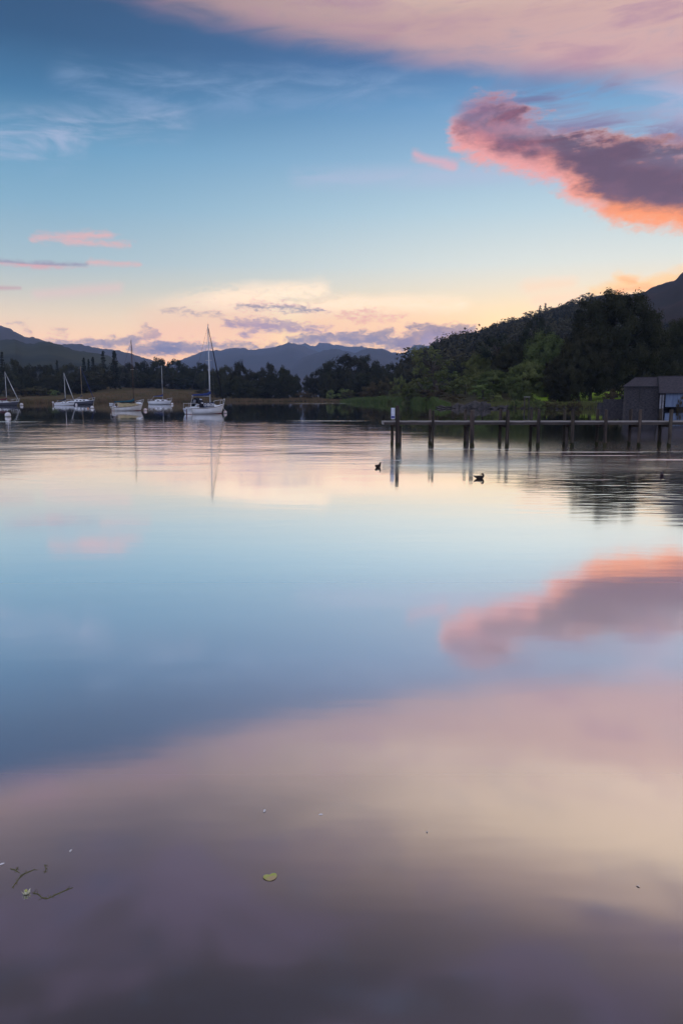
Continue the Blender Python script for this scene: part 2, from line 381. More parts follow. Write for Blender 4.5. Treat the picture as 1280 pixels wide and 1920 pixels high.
# ------------------------------------------------------------------ mesh helper
class MB:
    def __init__(s): s.v = []; s.f = []
    def add(s, vs_, fs):
        o = len(s.v); s.v += [tuple(q) for q in vs_]; s.f += [tuple(i + o for i in q) for q in fs]
    def box(s, c, d, rz=0.0, taper=1.0):
        pts = []
        for z in (-1, 1):
            k = taper if z > 0 else 1.0
            for x, y in ((-1, -1), (1, -1), (1, 1), (-1, 1)):
                px, py = x * d[0] / 2 * k, y * d[1] / 2 * k
                pts.append((c[0] + px * cos(rz) - py * sin(rz), c[1] + px * sin(rz) + py * cos(rz), c[2] + z * d[2] / 2))
        s.add(pts, [(3, 2, 1, 0), (4, 5, 6, 7), (0, 1, 5, 4), (1, 2, 6, 5), (2, 3, 7, 6), (3, 0, 4, 7)])
    def tube(s, pts, rad, n=8, cap=True):
        pts = [Vector(p) for p in pts]
        if not hasattr(rad, '__len__'): rad = [rad] * len(pts)
        rings = []
        for i, p in enumerate(pts):
            d = (pts[min(i + 1, len(pts) - 1)] - pts[max(i - 1, 0)]).normalized()
            a = d.cross(Vector((0, 0, 1))) if abs(d.z) < 0.95 else d.cross(Vector((1, 0, 0)))
            a.normalize(); b = d.cross(a)
            rings.append([p + (a * cos(2 * pi * k / n) + b * sin(2 * pi * k / n)) * rad[i] for k in range(n)])
        s.loft(rings, True, cap)
    def loft(s, rings, closed=False, cap=False):
        n = len(rings[0]); o = len(s.v)
        for r in rings: s.v += [tuple(q) for q in r]
        for i in range(len(rings) - 1):
            for k in range(n if closed else n - 1):
                a, b = o + i * n + k, o + i * n + (k + 1) % n
                s.f.append((a, b, b + n, a + n))
        if cap:
            s.f.append(tuple(o + k for k in range(n))[::-1])
            s.f.append(tuple(o + (len(rings) - 1) * n + k for k in range(n)))
    def ball(s, c, r, n=12, m=8, sq=(1, 1, 1), seed=None, amp=0.0):
        rings = []
        for i in range(m + 1):
            th = pi * i / m; ring = []
            for k in range(n):
                ph = 2 * pi * k / n
                d = Vector((sin(th) * cos(ph), sin(th) * sin(ph), cos(th)))
                q = 1.0
                if seed is not None: q += amp * mnoise.noise(d * 1.7 + Vector((seed, seed * .7, 0)))
                ring.append((c[0] + d.x * r * sq[0] * q, c[1] + d.y * r * sq[1] * q, c[2] + d.z * r * sq[2] * q))
            rings.append(ring)
        s.loft(rings, True)
    def build(s, name, m, parent=None, smooth=False):
        me = bpy.data.meshes.new(name); me.from_pydata(s.v, [], s.f); me.validate()
        me.materials.append(m)
        if smooth:
            for p in me.polygons: p.use_smooth = True
        o = bpy.data.objects.new(name, me); COL.objects.link(o)
        if parent: o.parent = parent
        return o


def tag(o, label=None, cat=None, group=None, kind=None):
    if label: o['label'] = label
    if cat: o['category'] = cat
    if group: o['group'] = group
    if kind: o['kind'] = kind
    return o


def empty(name, loc, rz=0.0, label=None, cat=None, group=None):
    o = bpy.data.objects.new(name, None); COL.objects.link(o)
    o.location = loc; o.rotation_euler = (0, 0, rz); o.empty_display_size = 0.2
    return tag(o, label, cat, group)


def copy_tree(o, parent=None):
    c = o.copy(); COL.objects.link(c); c.parent = parent
    for ch in KIDS.get(o.name, []): copy_tree(ch, c)
    return c


KIDS = {}

# ------------------------------------------------------------------ setting: ground, water, hills
def lerp_tab(tab, x):
    if x <= tab[0][0]: return tab[0][1]
    for (a, b), (c, d) in zip(tab, tab[1:]):
        if x <= c: return b + (d - b) * (x - a) / (c - a)
    return tab[-1][1]


def az2X(az):                                  # photo column of an azimuth along the shore
    az = max(-34.0, min(34.0, az)); return 640 + F * tan(R(az))


SHORE = [(X, G(X, Y).length) for X, Y in ((-400, 757), (0, 757), (60, 756), (170, 755), (400, 753.2), (560, 752.6), (640, 753.5), (700, 755), (760, 756.5),
         (805, 759), (822, 765), (900, 766.5), (1000, 765.5), (1100, 766), (1160, 767.5), (1290, 767.5), (1400, 767), (1700, 765))]
SLOPE = [(0, .010), (150, .025), (190, .042), (380, .042), (430, .010), (700, .008), (800, .02), (900, .05), (1280, .060)]


def gz(x, y):
    r = sqrt(x * x + y * y); az = math.degrees(atan2(x, y)); X = az2X(az)
    s = r - lerp_tab(SHORE, X) + 1.5 * mnoise.noise(Vector((x * .11, y * .11, 0))) * (1 if X < 780 else .6)
    if s < 0: return max(-1.0, s * 0.3)
    z = 0.32 * min(1, s / 1.0) + lerp_tab(SLOPE, X) * min(s, 150.0)
    return z + 0.25 * mnoise.noise(Vector((x * .05, y * .05, 4))) * min(1, s / 15)


mb = MB()
azs = [-180 + 4 * i for i in range(36)] + [-36 + .4 * i for i in range(181)] + [40 + 4 * i for i in range(36)]
rs = [2, 20, 60, 90, 105] + [110 + 1.5 * i for i in range(24)] + [146 + 3 * i for i in range(28)] + [232 + 2.5 * i for i in range(38)] + [328 + 8 * i for i in range(14)] + [450, 520, 620, 900, 1500, 3000, 5500, 7900]
rings = [[(r * sin(R(a)), r * cos(R(a)), gz(r * sin(R(a)), r * cos(R(a)))) for a in azs] for r in rs]
mb.loft(rings, True)
tag(mb.build('ground', M['ground'], smooth=True), 'low earthy shore land around the whole lake', 'ground', kind='structure')

# meadow and lawn: sheets of their own just above the ground
def sheet(X0, X1, nX, r0f, r1, nr, name, m, label, cat, dz=.05):
    b = MB(); rr = []
    for j in range(nr + 1):
        row = []
        for i in range(nX + 1):
            X = X0 + (X1 - X0) * i / nX; a = atan2(X - 640, F)
            r = (lerp_tab(SHORE, X) + r0f); r = r + (r1 - r) * j / nr
            x, y = r * sin(a), r * cos(a); row.append((x, y, gz(x, y) + dz))
        rr.append(row)
    b.loft(rr); return tag(b.build(name, m, smooth=True), label, cat, kind='structure')


sheet(-60, 640, 120, 3, 460, 26, 'meadow', M['meadow'], 'tan rough meadow between the far water edge and the wood', 'meadow')
sheet(975, 1330, 70, 9, 178, 24, 'lawn', M['lawn'], 'bright green lawn glimpsed under the big shore trees', 'lawn')

# water: one flat sheet, glossy over a murky body; a breeze patch carries ripples
wm = bpy.data.materials.new('lake_water'); wm.use_nodes = True
nt = wm.node_tree; nt.nodes.clear()
o_ = nt.nodes.new('ShaderNodeOutputMaterial')
t_ = nt.nodes.new('ShaderNodeTexCoord'); sp = nt.nodes.new('ShaderNodeSeparateXYZ'); nt.links.new(t_.outputs['Object'], sp.inputs[0])
wx, wy = S(nt, sp.outputs[0]), S(nt, sp.outputs[1])
big = S(nt, noise(nt, comb(nt, wx * .05, wy * .07, 2.0), 1.0, 3).outputs[0])
band = S(nt, noise(nt, comb(nt, wx * .12, wy * .26, 6.0), 1.0, 3, .6).outputs[0])
breeze = (wy + (big - 0.5) * 26)
reach = wx.sm(-2.0, 9.0, 64.0, 31.0)                     # the breeze dies out sooner in the lee of the jetty
breeze = breeze.sm(17.5, 27.0) * ((reach - breeze) / 14.0).m('ADD', 0.3, clamp=True)
rip1 = S(nt, noise(nt, comb(nt, wx * .42, wy * 1.1, 0.0), 1.0, 3, .55, .3).outputs[0])
rip2 = S(nt, noise(nt, comb(nt, wx * .9, wy * 3.2, 3.0), 1.0, 2, .5).outputs[0])
swell = S(nt, noise(nt, comb(nt, wx * .12, wy * .22, 8.0), 1.0, 2, .5).outputs[0])
rip0 = S(nt, noise(nt, comb(nt, wx * .20, wy * .38, 1.0), 1.0, 4, .6, .8).outputs[0])
hgt = rip0 * 0.023 * breeze * band.sm(.3, .6, .2, 1.0) + (rip1 * 0.012 + rip2 * 0.004) * breeze * band.sm(.25, .65, .35, 1.0) + rip2 * 0.011 * wx.sm(2.0, 7.0) * wy.sm(10.0, 14.0) * wy.sm(25.0, 21.0) * band.sm(.3, .6, .3, 1.0) + swell * 0.006 + rip1 * 0.0014 + rip2 * 0.0006
bp = nt.nodes.new('ShaderNodeBump'); bp.inputs['Strength'].default_value = 1.0; bp.inputs['Distance'].default_value = 1.0
nt.links.new(hgt.k, bp.inputs['Height'])
gl = nt.nodes.new('ShaderNodeBsdfGlossy'); gl.inputs['Color'].default_value = (1, 1, 1, 1)
gl.distribution = 'MULTI_GGX'
far_ = wy.sm(30.0, 64.0)
rough = far_ * -0.035 + wy.sm(18.0, 22.5) * wy.sm(40.0, 29.0) * (wx.sm(0.5, 2.5, 0.02, 0.115) - wx.sm(4.5, 9.0, 0.0, 0.055)) + breeze * 0.02 + 0.062
wob = (S(nt, noise(nt, comb(nt, wx * .11, wy * .2, 11.0), 1.0, 2).outputs[0]) - 0.5) * 2.0
grain = S(nt, noise(nt, comb(nt, wx * .5, wy * 3.5, 14.0), 1.0, 3).outputs[0])
streak = None
for X0, X1, Y, dep, amt in ((-60, 92, 791, .9, 1.), (-40, 150, 808, .3, .35), (520, 706, 789.3, .7, 1.), (520, 684, 756.6, 3.5, .8), (330, 470, 753.8, 4., .6), (880, 1330, 847, .40, .9), (1020, 1240, 854, .25, .8), (1130, 1330, 862, .4, .8),
                            (760, 1010, 842, .5, .5), (1045, 1172, 899, .12, .6), (180, 412, 883, .14, .5), (700, 765, 863, .14, .5), (700, 840, 812, .3, .4)):
    a, c = G(X0, Y), G(X1, Y)
    ex = (wx - (a.x + c.x) / 2) / ((c.x - a.x) / 2); ey = (wy + wob * dep * .8 - a.y) / dep
    q = (ex * ex + ey * ey).sm(1.0, 0.25) * amt
    streak = q if streak is None else streak.mx(q)
streak = streak * grain.sm(.34, .62)
rough = rough + streak * 0.24
nt.links.new((hgt + streak * (rip2 - 0.5) * 0.06).k, bp.inputs['Height'])
nt.links.new(rough.k, gl.inputs['Roughness']); nt.links.new(bp.outputs[0], gl.inputs['Normal'])
df = nt.nodes.new('ShaderNodeBsdfDiffuse'); df.inputs['Color'].default_value = (.058, .040, .034, 1)
lw = nt.nodes.new('ShaderNodeLayerWeight'); lw.inputs['Blend'].default_value = 0.5
fac = S(nt, lw.outputs['Facing']).sm(0.1, 0.75, 0.55, 1.0)
ms = nt.nodes.new('ShaderNodeMixShader'); nt.links.new(fac.k, ms.inputs[0])
gl2 = nt.nodes.new('ShaderNodeBsdfGlossy'); gl2.inputs['Color'].default_value = (1, 1, 1, 1); gl2.inputs['Roughness'].default_value = 0.34; gl2.distribution = 'MULTI_GGX'
mg = nt.nodes.new('ShaderNodeMixShader'); nt.links.new((wy.sm(10.5, 6.0) * wy.sm(2.6, 5.0) * 0.46).k, mg.inputs[0])
nt.links.new(gl.outputs[0], mg.inputs[1]); nt.links.new(gl2.outputs[0], mg.inputs[2])
nt.links.new(df.outputs[0], ms.inputs[1]); nt.links.new(mg.outputs[0], ms.inputs[2]); nt.links.new(ms.outputs[0], o_.inputs[0])
mb = MB(); mb.add([(-520, -420, 0), (520, -420, 0), (520, 420, 0), (-520, 420, 0)], [(0, 1, 2, 3)])
tag(mb.build('water', wm), 'calm lake water mirroring the dusk sky', 'lake', kind='structure')


def ridge(name, prof, dfront, dridge, m, label, zfront=0.5, amp=.03, nscale=1 / 160., nX=260, ns=28, back=1.5, pw=.8, cat='hill', crag=2.2):
    """a hill with its own distance and thickness; prof = photo points of its skyline, dridge = distance of the crest"""
    b = MB(); rows = []; X0, X1 = prof[0][0], prof[-1][0]
    for j in range(ns + 1):
        s = j / ns * back; row = []
        for i in range(nX + 1):
            X = X0 + (X1 - X0) * i / nX
            dr = dridge(X) if callable(dridge) else dridge
            df_ = dfront(X) if callable(dfront) else dfront
            top = P(X, lerp_tab(prof, X), dr); zr = top.z
            d = df_ + (dr - df_) * s
            if s <= 1: z = zfront + (zr - zfront) * (s ** pw)
            else: z = zr - (zr + 1) * ((s - 1) / (back - 1)) ** 1.6
            x = (X - 640) / F * d / cos(PITCH) * 1.0
            x = top.x * d / dr
            env = max(0.0, 1 - abs(s - .55) / .55) if s < 1 else 0.0
            q = Vector((x * nscale, d * nscale, 3.3))
            z += (mnoise.fractal(q, 1.0, 2.0, 5) * amp * zr) * min(1, env * 1.6)
            z += mnoise.fractal(q * 6, 1.0, 2.0, 4) * amp * zr * .10 * min(1, s)
            z += mnoise.fractal(Vector((X / 9.0, s * 6, dr / 500)), 1.0, 2.0, 4) * crag * dr / F * max(0, 1 - abs(s - 1) * 5)
            row.append((x, d, max(z, -.6)))
        rows.append(row)
    b.loft(rows)
    return tag(b.build(name, m, smooth=True), label, cat, kind='structure')


ridge('mountain', [(240, 700), (300, 690), (337, 674), (355, 667), (370, 662), (390, 656), (402, 657), (425, 653), (443, 652), (455, 650), (468, 655), (490, 653), (510, 651), (528, 647),
      (540, 643), (552, 643), (565, 647), (580, 655), (600, 660), (640, 672), (700, 690), (760, 705)], 3200, 5200, M['mount'],
      'hazy blue fell with a knobbly top behind the yacht masts', nscale=1 / 500., amp=.10, cat='mountain')
ridge('mountain.001', [(480, 690), (530, 660), (550, 648), (562, 645), (575, 644), (590, 648), (598, 643), (610, 642), (622, 645), (640, 647), (652, 650), (662, 649), (672, 648),
      (690, 651), (705, 653), (715, 652), (730, 658), (745, 661), (760, 666), (800, 690), (850, 705)], 5600, 7000, M['mount'],
      'farthest row of small blue peaks in the middle of the skyline', nscale=1 / 600., amp=.06, cat='mountain')
ridge('mountain.002', [(520, 705), (545, 690), (560, 676), (575, 667), (590, 661), (608, 656), (630, 653), (648, 656), (665, 661), (680, 655), (692, 652), (705, 653), (720, 656), (738, 662), (748, 664), (762, 663), (790, 672), (850, 690)],
      2600, 3900, M['mount'], 'nearer purple fell in front of the small blue peaks', nscale=1 / 400., amp=.08, cat='mountain')
ridge('mountain.003', [(700, 700), (740, 672), (752, 663), (762, 657), (770, 650), (776, 646), (792, 646), (815, 650), (880, 668), (940, 690)], 4600, 6000, M['mount'],
      'steep-sided blue peak half hidden behind the wooded hill', nscale=1 / 500., amp=.05, cat='mountain')
ridge('hill', [(60, 680), (100, 650), (118, 645), (135, 644), (155, 646), (175, 651), (200, 654), (225, 658), (242, 662), (260, 667), (275, 671), (300, 680), (340, 700), (400, 720)], 1900, 3200, M['mount'],
      'long blue ridge sloping down behind the pointed conifers', nscale=1 / 350., amp=.06)
ridge('hill.001', [(-400, 640), (-120, 585), (-40, 604), (-10, 608), (0, 609), (13, 611), (25, 618), (36, 624), (46, 629), (62, 631), (76, 635), (90, 640), (110, 645), (150, 660), (230, 700)], 1700, 2700, M['mount'],
      'tall blue shouldered hill at the very edge of the far shore', nscale=1 / 350., amp=.06)
ridge('hill.002', [(-400, 640), (-100, 650), (-20, 643), (0, 640), (12, 637), (28, 636), (42, 642), (60, 644), (78, 640), (92, 640), (104, 643), (118, 647), (135, 654), (152, 658), (166, 659), (184, 663), (205, 668), (240, 690), (300, 715)], 600, 1400, M['hill_l'],
      'dark rounded pasture hill in front of the blue shouldered hill', nscale=1 / 220., amp=.12)
FELL = [(930, 650), (1000, 612), (1060, 585), (1092, 568), (1110, 560), (1130, 553), (1148, 551), (1164, 552), (1185, 550), (1208, 548), (1216, 543), (1232, 537), (1250, 534), (1264, 529), (1274, 522), (1290, 515), (1350, 490), (1450, 485), (1700, 500), (1900, 540)]
ridge('hill.003', FELL, 420, 1250, M['fell'], 'brown heather fell rising highest behind the big oak', nscale=1 / 130., amp=.10)
WOODHILL = [(690, 725), (735, 703), (752, 692), (765, 683), (780, 673), (800, 662), (815, 653), (832, 645), (850, 639), (872, 634), (900, 628), (930, 617), (960, 607), (1000, 597), (1030, 588), (1070, 577), (1105, 566), (1150, 585), (1200, 600), (1300, 620), (1450, 640), (1700, 660)]
wood_d = lambda X: 640 + (X - 750) * .25
ridge('hill.004', WOODHILL, lambda X: 232 + max(0.0, 775 - X) * .75, wood_d, M['wood_hill'], 'steep wooded hillside behind the boathouses and the jetty', nscale=1 / 90., amp=.06)

# ------------------------------------------------------------------ trees
def leaf_quad(b, c, size, rnd, flat=0.0, outw=None):
    n = Vector((rnd.gauss(0, 1), rnd.gauss(0, 1), rnd.gauss(0, 1) + flat))
    if outw is not None: n = n * .5 + outw.normalized() * 1.3
    n.normalize()
    a = n.orthogonal().normalized(); q = n.cross(a); t = rnd.uniform(0, 2 * pi)
    u = (a * cos(t) + q * sin(t)) * size * rnd.uniform(.6, 1.2); w = (q * cos(t) - a * sin(t)) * size * rnd.uniform(.35, .7)
    b.add([c - u, c - w * .9 + u * .1, c + u, c + w], [(0, 1, 2, 3)])


def broadleaf(seed, nclump, nleaf, leaf, rx=.40, z0=.10, z1=1.0, lean=0.0, open_=0.0, flat_top=0.0, lobe=1.0):
    """unit-high tree: trunk with limbs, and a crown of leaf clumps spread through its volume"""
    rnd = random.Random(seed); cl = []
    while len(cl) < nclump:
        u, v, w = rnd.uniform(-1, 1), rnd.uniform(-1, 1), rnd.uniform(-1, .9)
        r = sqrt(u * u + v * v + w * w)
        if r > 1 or r < .35 + .2 * open_: continue
        z = z0 + (z1 - z0) * (.5 + .5 * w)
        k = 1.0 - .35 * max(0, w) * (1 - flat_top) - .12 * max(0, -w)
        ang = atan2(v, u); lob = 1 + lobe * (.22 * sin(ang * 2 + seed) + .14 * sin(ang * 3 + seed * 2.1) + .16 * sin(w * 4 + seed))
        cl.append((Vector((u * rx * (1.1 if lobe < 1 else 1) * k * lob + lean * z, v * rx * k * lob, z - rnd.uniform(0, .06))), rnd.uniform(.07, .125) * (1 - .3 * open_) * (.8 if nleaf > 20000 else 1)))
    b = MB()
    for i in range(nleaf):
        c, r = cl[rnd.randrange(len(cl))]
        d = Vector((rnd.gauss(0, 1), rnd.gauss(0, 1), rnd.gauss(0, .8)))
        d = d.normalized() * r * rnd.uniform(.35, 1.15 if lobe == 1 else 1.0)
        if c.z + d.z < .012: continue
        leaf_quad(b, c + d, leaf, rnd, .3, d + Vector((c.x, c.y, (c.z - .45) * .6)) * (r / rx))
    t = MB(); fork = max(.18, z0 + .12)
    t.tube([(0, 0, -.02), (lean * .15, .004, fork * .5), (lean * fork, 0, fork), (lean * .6 + .01, 0, .62), (lean * .9, 0, .86)], [k * (1.5 if open_ > .8 else 1) for k in (.036, .027, .022, .011, .003)], 7)
    for c, r in sorted(cl, key=lambda q: -q[1])[:12 + int(10 * open_)]:
        s = Vector((lean * fork, 0, fork + .35 * max(0, c.z - fork) * .6))
        mid = s.lerp(c, .5) + Vector((0, 0, .02))
        t.tube([s, mid, c], [.013, .008, .003], 5)
    return b, t


def conifer(seed, nt_, leaf, rx=.17, z0=.08, droop=.25, gappy=.0):
    rnd = random.Random(seed); b = MB(); t = MB()
    t.tube([(0, 0, -.02), (0, 0, .5), (0, 0, .99)], [.022, .014, .002], 6)
    z = z0
    while z < .97:
        f = (z - z0) / (1 - z0); rr = rx * (1 - f) ** .8 * rnd.uniform(.75, 1.15) + .012
        nb = int(5 + 4 * (1 - f))
        for k in range(nb):
            if rnd.random() < gappy: continue
            a = 2 * pi * k / nb + rnd.uniform(-.4, .4); L = rr * rnd.uniform(.7, 1.1)
            tip = Vector((cos(a) * L, sin(a) * L, z - L * droop)); root = Vector((0, 0, z))
            t.tube([root, root.lerp(tip, .9)], [.004, .0015], 3, cap=False)
            for q in range(nt_):
                s = rnd.uniform(.1, 1.0)
                leaf_quad(b, root.lerp(tip, s) + Vector((rnd.gauss(0, .012), rnd.gauss(0, .012), rnd.gauss(-.006, .008))), leaf, rnd, .6)
        z += rnd.uniform(.025, .05)
    return b, t


PROTO = {}


def proto(key, name, bt, leafm):
    b, t = bt
    root = empty(name, (0, 0, 0))
    cr = b.build('crown', M[leafm], root); tr = t.build('trunk', M['bark'], root)
    KIDS[root.name] = [cr, tr]; PROTO[key] = [root, False]


proto('far1', 'broadleaf_tree', broadleaf(1, 110, 6500, .030, .46, .03, flat_top=.5, lobe=.4), 'leaf_dark')
proto('far2', 'broadleaf_tree', broadleaf(2, 100, 6000, .030, .52, .03, flat_top=.6, lobe=.5), 'leaf_dark')
proto('far3', 'broadleaf_tree', broadleaf(3, 90, 5600, .030, .40, .03, flat_top=.35, lobe=.5), 'leaf_dark')
proto('big1', 'broadleaf_tree', broadleaf(11, 330, 44000, .0145, .50, .11, z1=1.05, flat_top=.7, lobe=.4), 'leaf_dark')
proto('big2', 'broadleaf_tree', broadleaf(12, 220, 24000, .0155, .46, .04, lobe=.7), 'leaf_mid')
proto('big3', 'broadleaf_tree', broadleaf(13, 200, 24000, .0155, .45, .03, lobe=.7), 'leaf_dark')
proto('pine', 'pine_tree', broadleaf(21, 44, 4200, .020, .40, .45, flat_top=.8, open_=.5), 'needle')
proto('open', 'leaning_tree', broadleaf(31, 40, 1700, .019, .40, .32, lean=-.22, open_=.9), 'leaf_mid')
proto('con1', 'conifer_tree', conifer(5, 9, .026), 'needle')
proto('con2', 'conifer_tree', conifer(6, 8, .028, .21, .1, .1, .25), 'needle')
proto('cbig', 'conifer_tree', conifer(7, 26, .016, .22, .05), 'needle')
proto('bush', 'bush', broadleaf(41, 46, 3000, .034, .62, .05), 'leaf_light')
proto('bushm', 'bush', broadleaf(42, 40, 2600, .036, .70, .04), 'leaf_mid')
proto('bushd', 'bush', broadleaf(43, 36, 2000, .040, .60, .04), 'leaf_brown')
CROWN_W = dict(far1=.98, far2=1.10, far3=.82, big1=1.08, big2=.95, big3=.90, pine=.86, open=.9, con1=.34, con2=.42, cbig=.44, bush=1.3, bushm=1.45, bushd=1.25)


def tree(key, X, topY, wpx, depth, label, cat='tree', group=None, baseY=None):
    p, used = PROTO[key]
    o = p if not used else copy_tree(p)
    PROTO[key][1] = True
    top = P(X, topY, depth); z0 = gz(top.x, depth) - .05 if baseY is None else P(X, baseY, depth).z
    h = top.z - z0; w = wpx / F * depth / CROWN_W[key]
    o.location = (top.x, depth, z0); o.scale = (w, w, h)
    rz = random.uniform(0, 2 * pi) if key != 'open' else 0.0
    o.rotation_euler = (0, 0, rz)
    tag(o, label, cat, group)
    return o


FW = 'trees of the far shore wood'
# skyline trees of the far wood, from the picture's edge inwards
for a in (
    ('con2', 3, 656, 22, 330, 'feathery conifer standing tallest behind the dark-hulled sailboat with the maroon cover'),
    ('far1', 22, 671, 40, 345, 'round dark tree behind the mast top of the maroon-covered sailboat'),
    ('far3', 47, 678, 34, 350, 'dark broadleaf tree directly above the white buoy at the maroon-covered bow'),
    ('far2', 68, 682, 46, 340, 'low flat-topped dark tree under the pasture hill crest'),
    ('con1', 107, 673, 14, 350, 'small spire conifer poking up under the pasture hill'),
    ('far1', 92, 682, 38, 352, 'dark rounded tree beside the small spire conifer'),
    ('far2', 127, 679, 46, 345, 'broad dark tree behind the mast of the small grey-white sailboat'),
    ('con1', 157, 668, 18, 360, 'dark narrow conifer behind the tan mast, first of the spire group'),
    ('con1', 166, 671, 13, 375, 'thin spire conifer squeezed between two wider spires'),
    ('con1', 174, 667, 18, 362, 'spire conifer next to the thin squeezed one'),
    ('con2', 193, 655, 25, 370, 'ragged tall conifer with a broken lopsided top'),
    ('con1', 214, 655, 25, 368, 'tall neat triangular conifer beside the brown mast'),
    ('far1', 186, 683, 46, 350, 'wide dark oak below the spire conifers, at the meadow edge'),
    ('far2', 150, 690, 44, 345, 'dark bushy tree behind the navy-hulled sailboat'),
    ('far3', 216, 680, 34, 400, 'dark tree at the foot of the neat triangular conifer'),
    ('far1', 240, 679, 36, 415, 'dark tree crossed by the brown mast'),
    ('far3', 264, 671, 30, 420, 'small domed tree between the brown mast and the white mast'),
    ('far1', 294, 669, 44, 425, 'tall round dark tree behind the top of the white sloop mast'),
    ('far2', 331, 671, 44, 425, 'dark tree with a jagged crown just past the white sloop mast'),
    ('far3', 349, 681, 30, 410, 'lower dark tree under the foot of the long blue fell'),
    ('far1', 374, 679, 44, 400, 'domed dark tree just short of the tall yacht mast'),
    ('far3', 404, 686, 28, 380, 'small dark tree directly behind the tall yacht mast'),
    ('far2', 420, 682, 46, 335, 'dark tree behind the rolled dark foresail of the tall yacht'),
    ('far1', 449, 675, 42, 340, 'high round dark tree past the tall yacht'),
    ('far3', 476, 688, 34, 345, 'lower dark tree in the dip of the wood past the tall yacht'),
    ('far1', 502, 679, 40, 340, 'round dark tree in the last stretch of the wood before the gap'),
    ('far3', 533, 681, 34, 338, 'upright dark tree, last tall one before the gap in the wood'),
    ('far3', 553, 698, 28, 336, 'shorter dark tree stepping down to the gap in the wood'),
    ('far3', 580, 700, 26, 380, 'small thin tree standing in the gap of the wood'),
    ('far2', 600, 690, 44, 350, 'sloping dark tree at the near foot of the great domed clump'),
    ('far1', 622, 675, 62, 345, 'shoulder tree of the great domed clump'),
    ('far2', 657, 660, 84, 348, 'highest tree of the great domed clump, broad and dark'),
    ('far1', 690, 664, 58, 352, 'dark tree on the falling side of the great domed clump'),
    ('far3', 708, 676, 34, 356, 'tree at the tail of the great domed clump'),
    ('far2', 730, 677, 40, 330, 'low dark tree beyond the jetty end post'),
    ('far1', 752, 683, 44, 310, 'dark tree where the wood meets the wooded hill'),
): tree(*a, group=FW)
# the packed lower front of the wood: nothing tells these apart
random.seed(21)
for X in range(-6, 172, 22):
    tree(random.choice(('far1', 'far2', 'far3')), X + random.uniform(-4, 4), random.uniform(694, 706), random.uniform(40, 52), random.uniform(322, 334),
         'dark lower tree packed into the far wood front behind the small moored boats', group='low front trees behind the small boats')
for X in range(190, 420, 22):
    tree(random.choice(('far1', 'far2', 'far3')), X + random.uniform(-4, 4), random.uniform(690, 700), random.uniform(38, 48), random.uniform(392, 404),
         'dark lower tree packed along the top of the tan meadow', group='low front trees along the meadow')
for X in range(420, 560, 20):
    tree(random.choice(('far1', 'far2', 'far3')), X + random.uniform(-4, 4), random.uniform(698, 712), random.uniform(36, 46), random.uniform(318, 328),
         'dark lower tree packed between the tall yacht and the gap in the wood', group='low front trees past the yacht')
for X in range(612, 760, 20):
    tree(random.choice(('far1', 'far2', 'far3')), X + random.uniform(-4, 4), random.uniform(694, 708), random.uniform(34, 46), random.uniform(312, 326),
         'dark lower tree packed under the great domed clump', group='low front trees of the domed clump')
# bushes in front of the far wood
for a in (
    ('bushd', 25, 727, 48, 312, 'olive bush behind the bow of the maroon-covered sailboat'),
    ('bushd', 75, 724, 62, 316, 'wide brown-green willow bush on the bank between two boats'),
    ('bush', 103, 730, 22, 313, 'small pale yellow-green bush among the dark bank shrubs'),
    ('bushd', 385, 728, 44, 318, 'brown-green bush behind the boom of the tall yacht'),
    ('bushd', 577, 733, 44, 316, 'dull brown thicket in the gap of the wood'),
    ('bush', 618, 730, 30, 306, 'bright green willow bush before the domed clump, smaller of two'),
    ('bush', 650, 727, 50, 305, 'bright green willow bush before the domed clump, larger of two'),
): tree(*a, cat='bush', group='bushes on the far bank')

# the promontory and the near wooded shore
for a in (
    ('bushd', 700, 716, 44, 262, 'dark thicket at the wooded hill foot, farther from the leaning tree'),
    ('bushd', 728, 706, 46, 255, 'dark tall thicket at the wooded hill foot beside the willow mound'),
    ('bushm', 752, 702, 44, 245, 'mid-green thicket squeezed behind the willow mound tip'),
    ('bushd', 655, 731, 40, 296, 'dark scrub behind the start of the green reed bed'),
    ('bushd', 690, 730, 46, 290, 'dark scrub behind the middle of the green reed bed'),
    ('bushm', 726, 729, 44, 280, 'dark green scrub behind the jetty notice board'),
    ('bushm', 830, 690, 90, 205, 'dark green scrub filling the slope behind the leaning trunk'),
    ('bushm', 790, 704, 96, 215, 'long green willow mound at the foot of the leaning tree'),
    ('bushm', 762, 718, 70, 212, 'lower tip of the green willow mound, nearest the reeds'),
    ('bushm', 872, 700, 74, 175, 'middle dark bush on the bare slope behind the boulders'),
    ('bushm', 893, 690, 70, 165, 'tall green bush right behind the rounded light green one'),
    ('bushd', 815, 726, 70, 185, 'brownish scrub at the root of the leaning tree'),
    ('bushd', 850, 740, 46, 150, 'brownish scrub between the reeds and the mossy humped rock'),
    ('bushm', 925, 733, 50, 140, 'green scrub tumbling down beside the pale green shrub'),
    ('bushm', 850, 712, 70, 190, 'dark green bush behind the waterside boulders'),
    ('bush', 935, 738, 34, 133, 'pale green shrub overhanging the last boulder'),
    ('bush', 905, 716, 60, 150, 'rounded light green bush above the boulders'),
): tree(*a, cat='bush', group='bushes on the near wooded shore')
tree('open', 822, 640, 104, 200, 'airy leaning tree with a visible bent trunk beside the reeds', group='trees of the near wooded shore', baseY=745)
NW = 'trees of the near wooded shore'
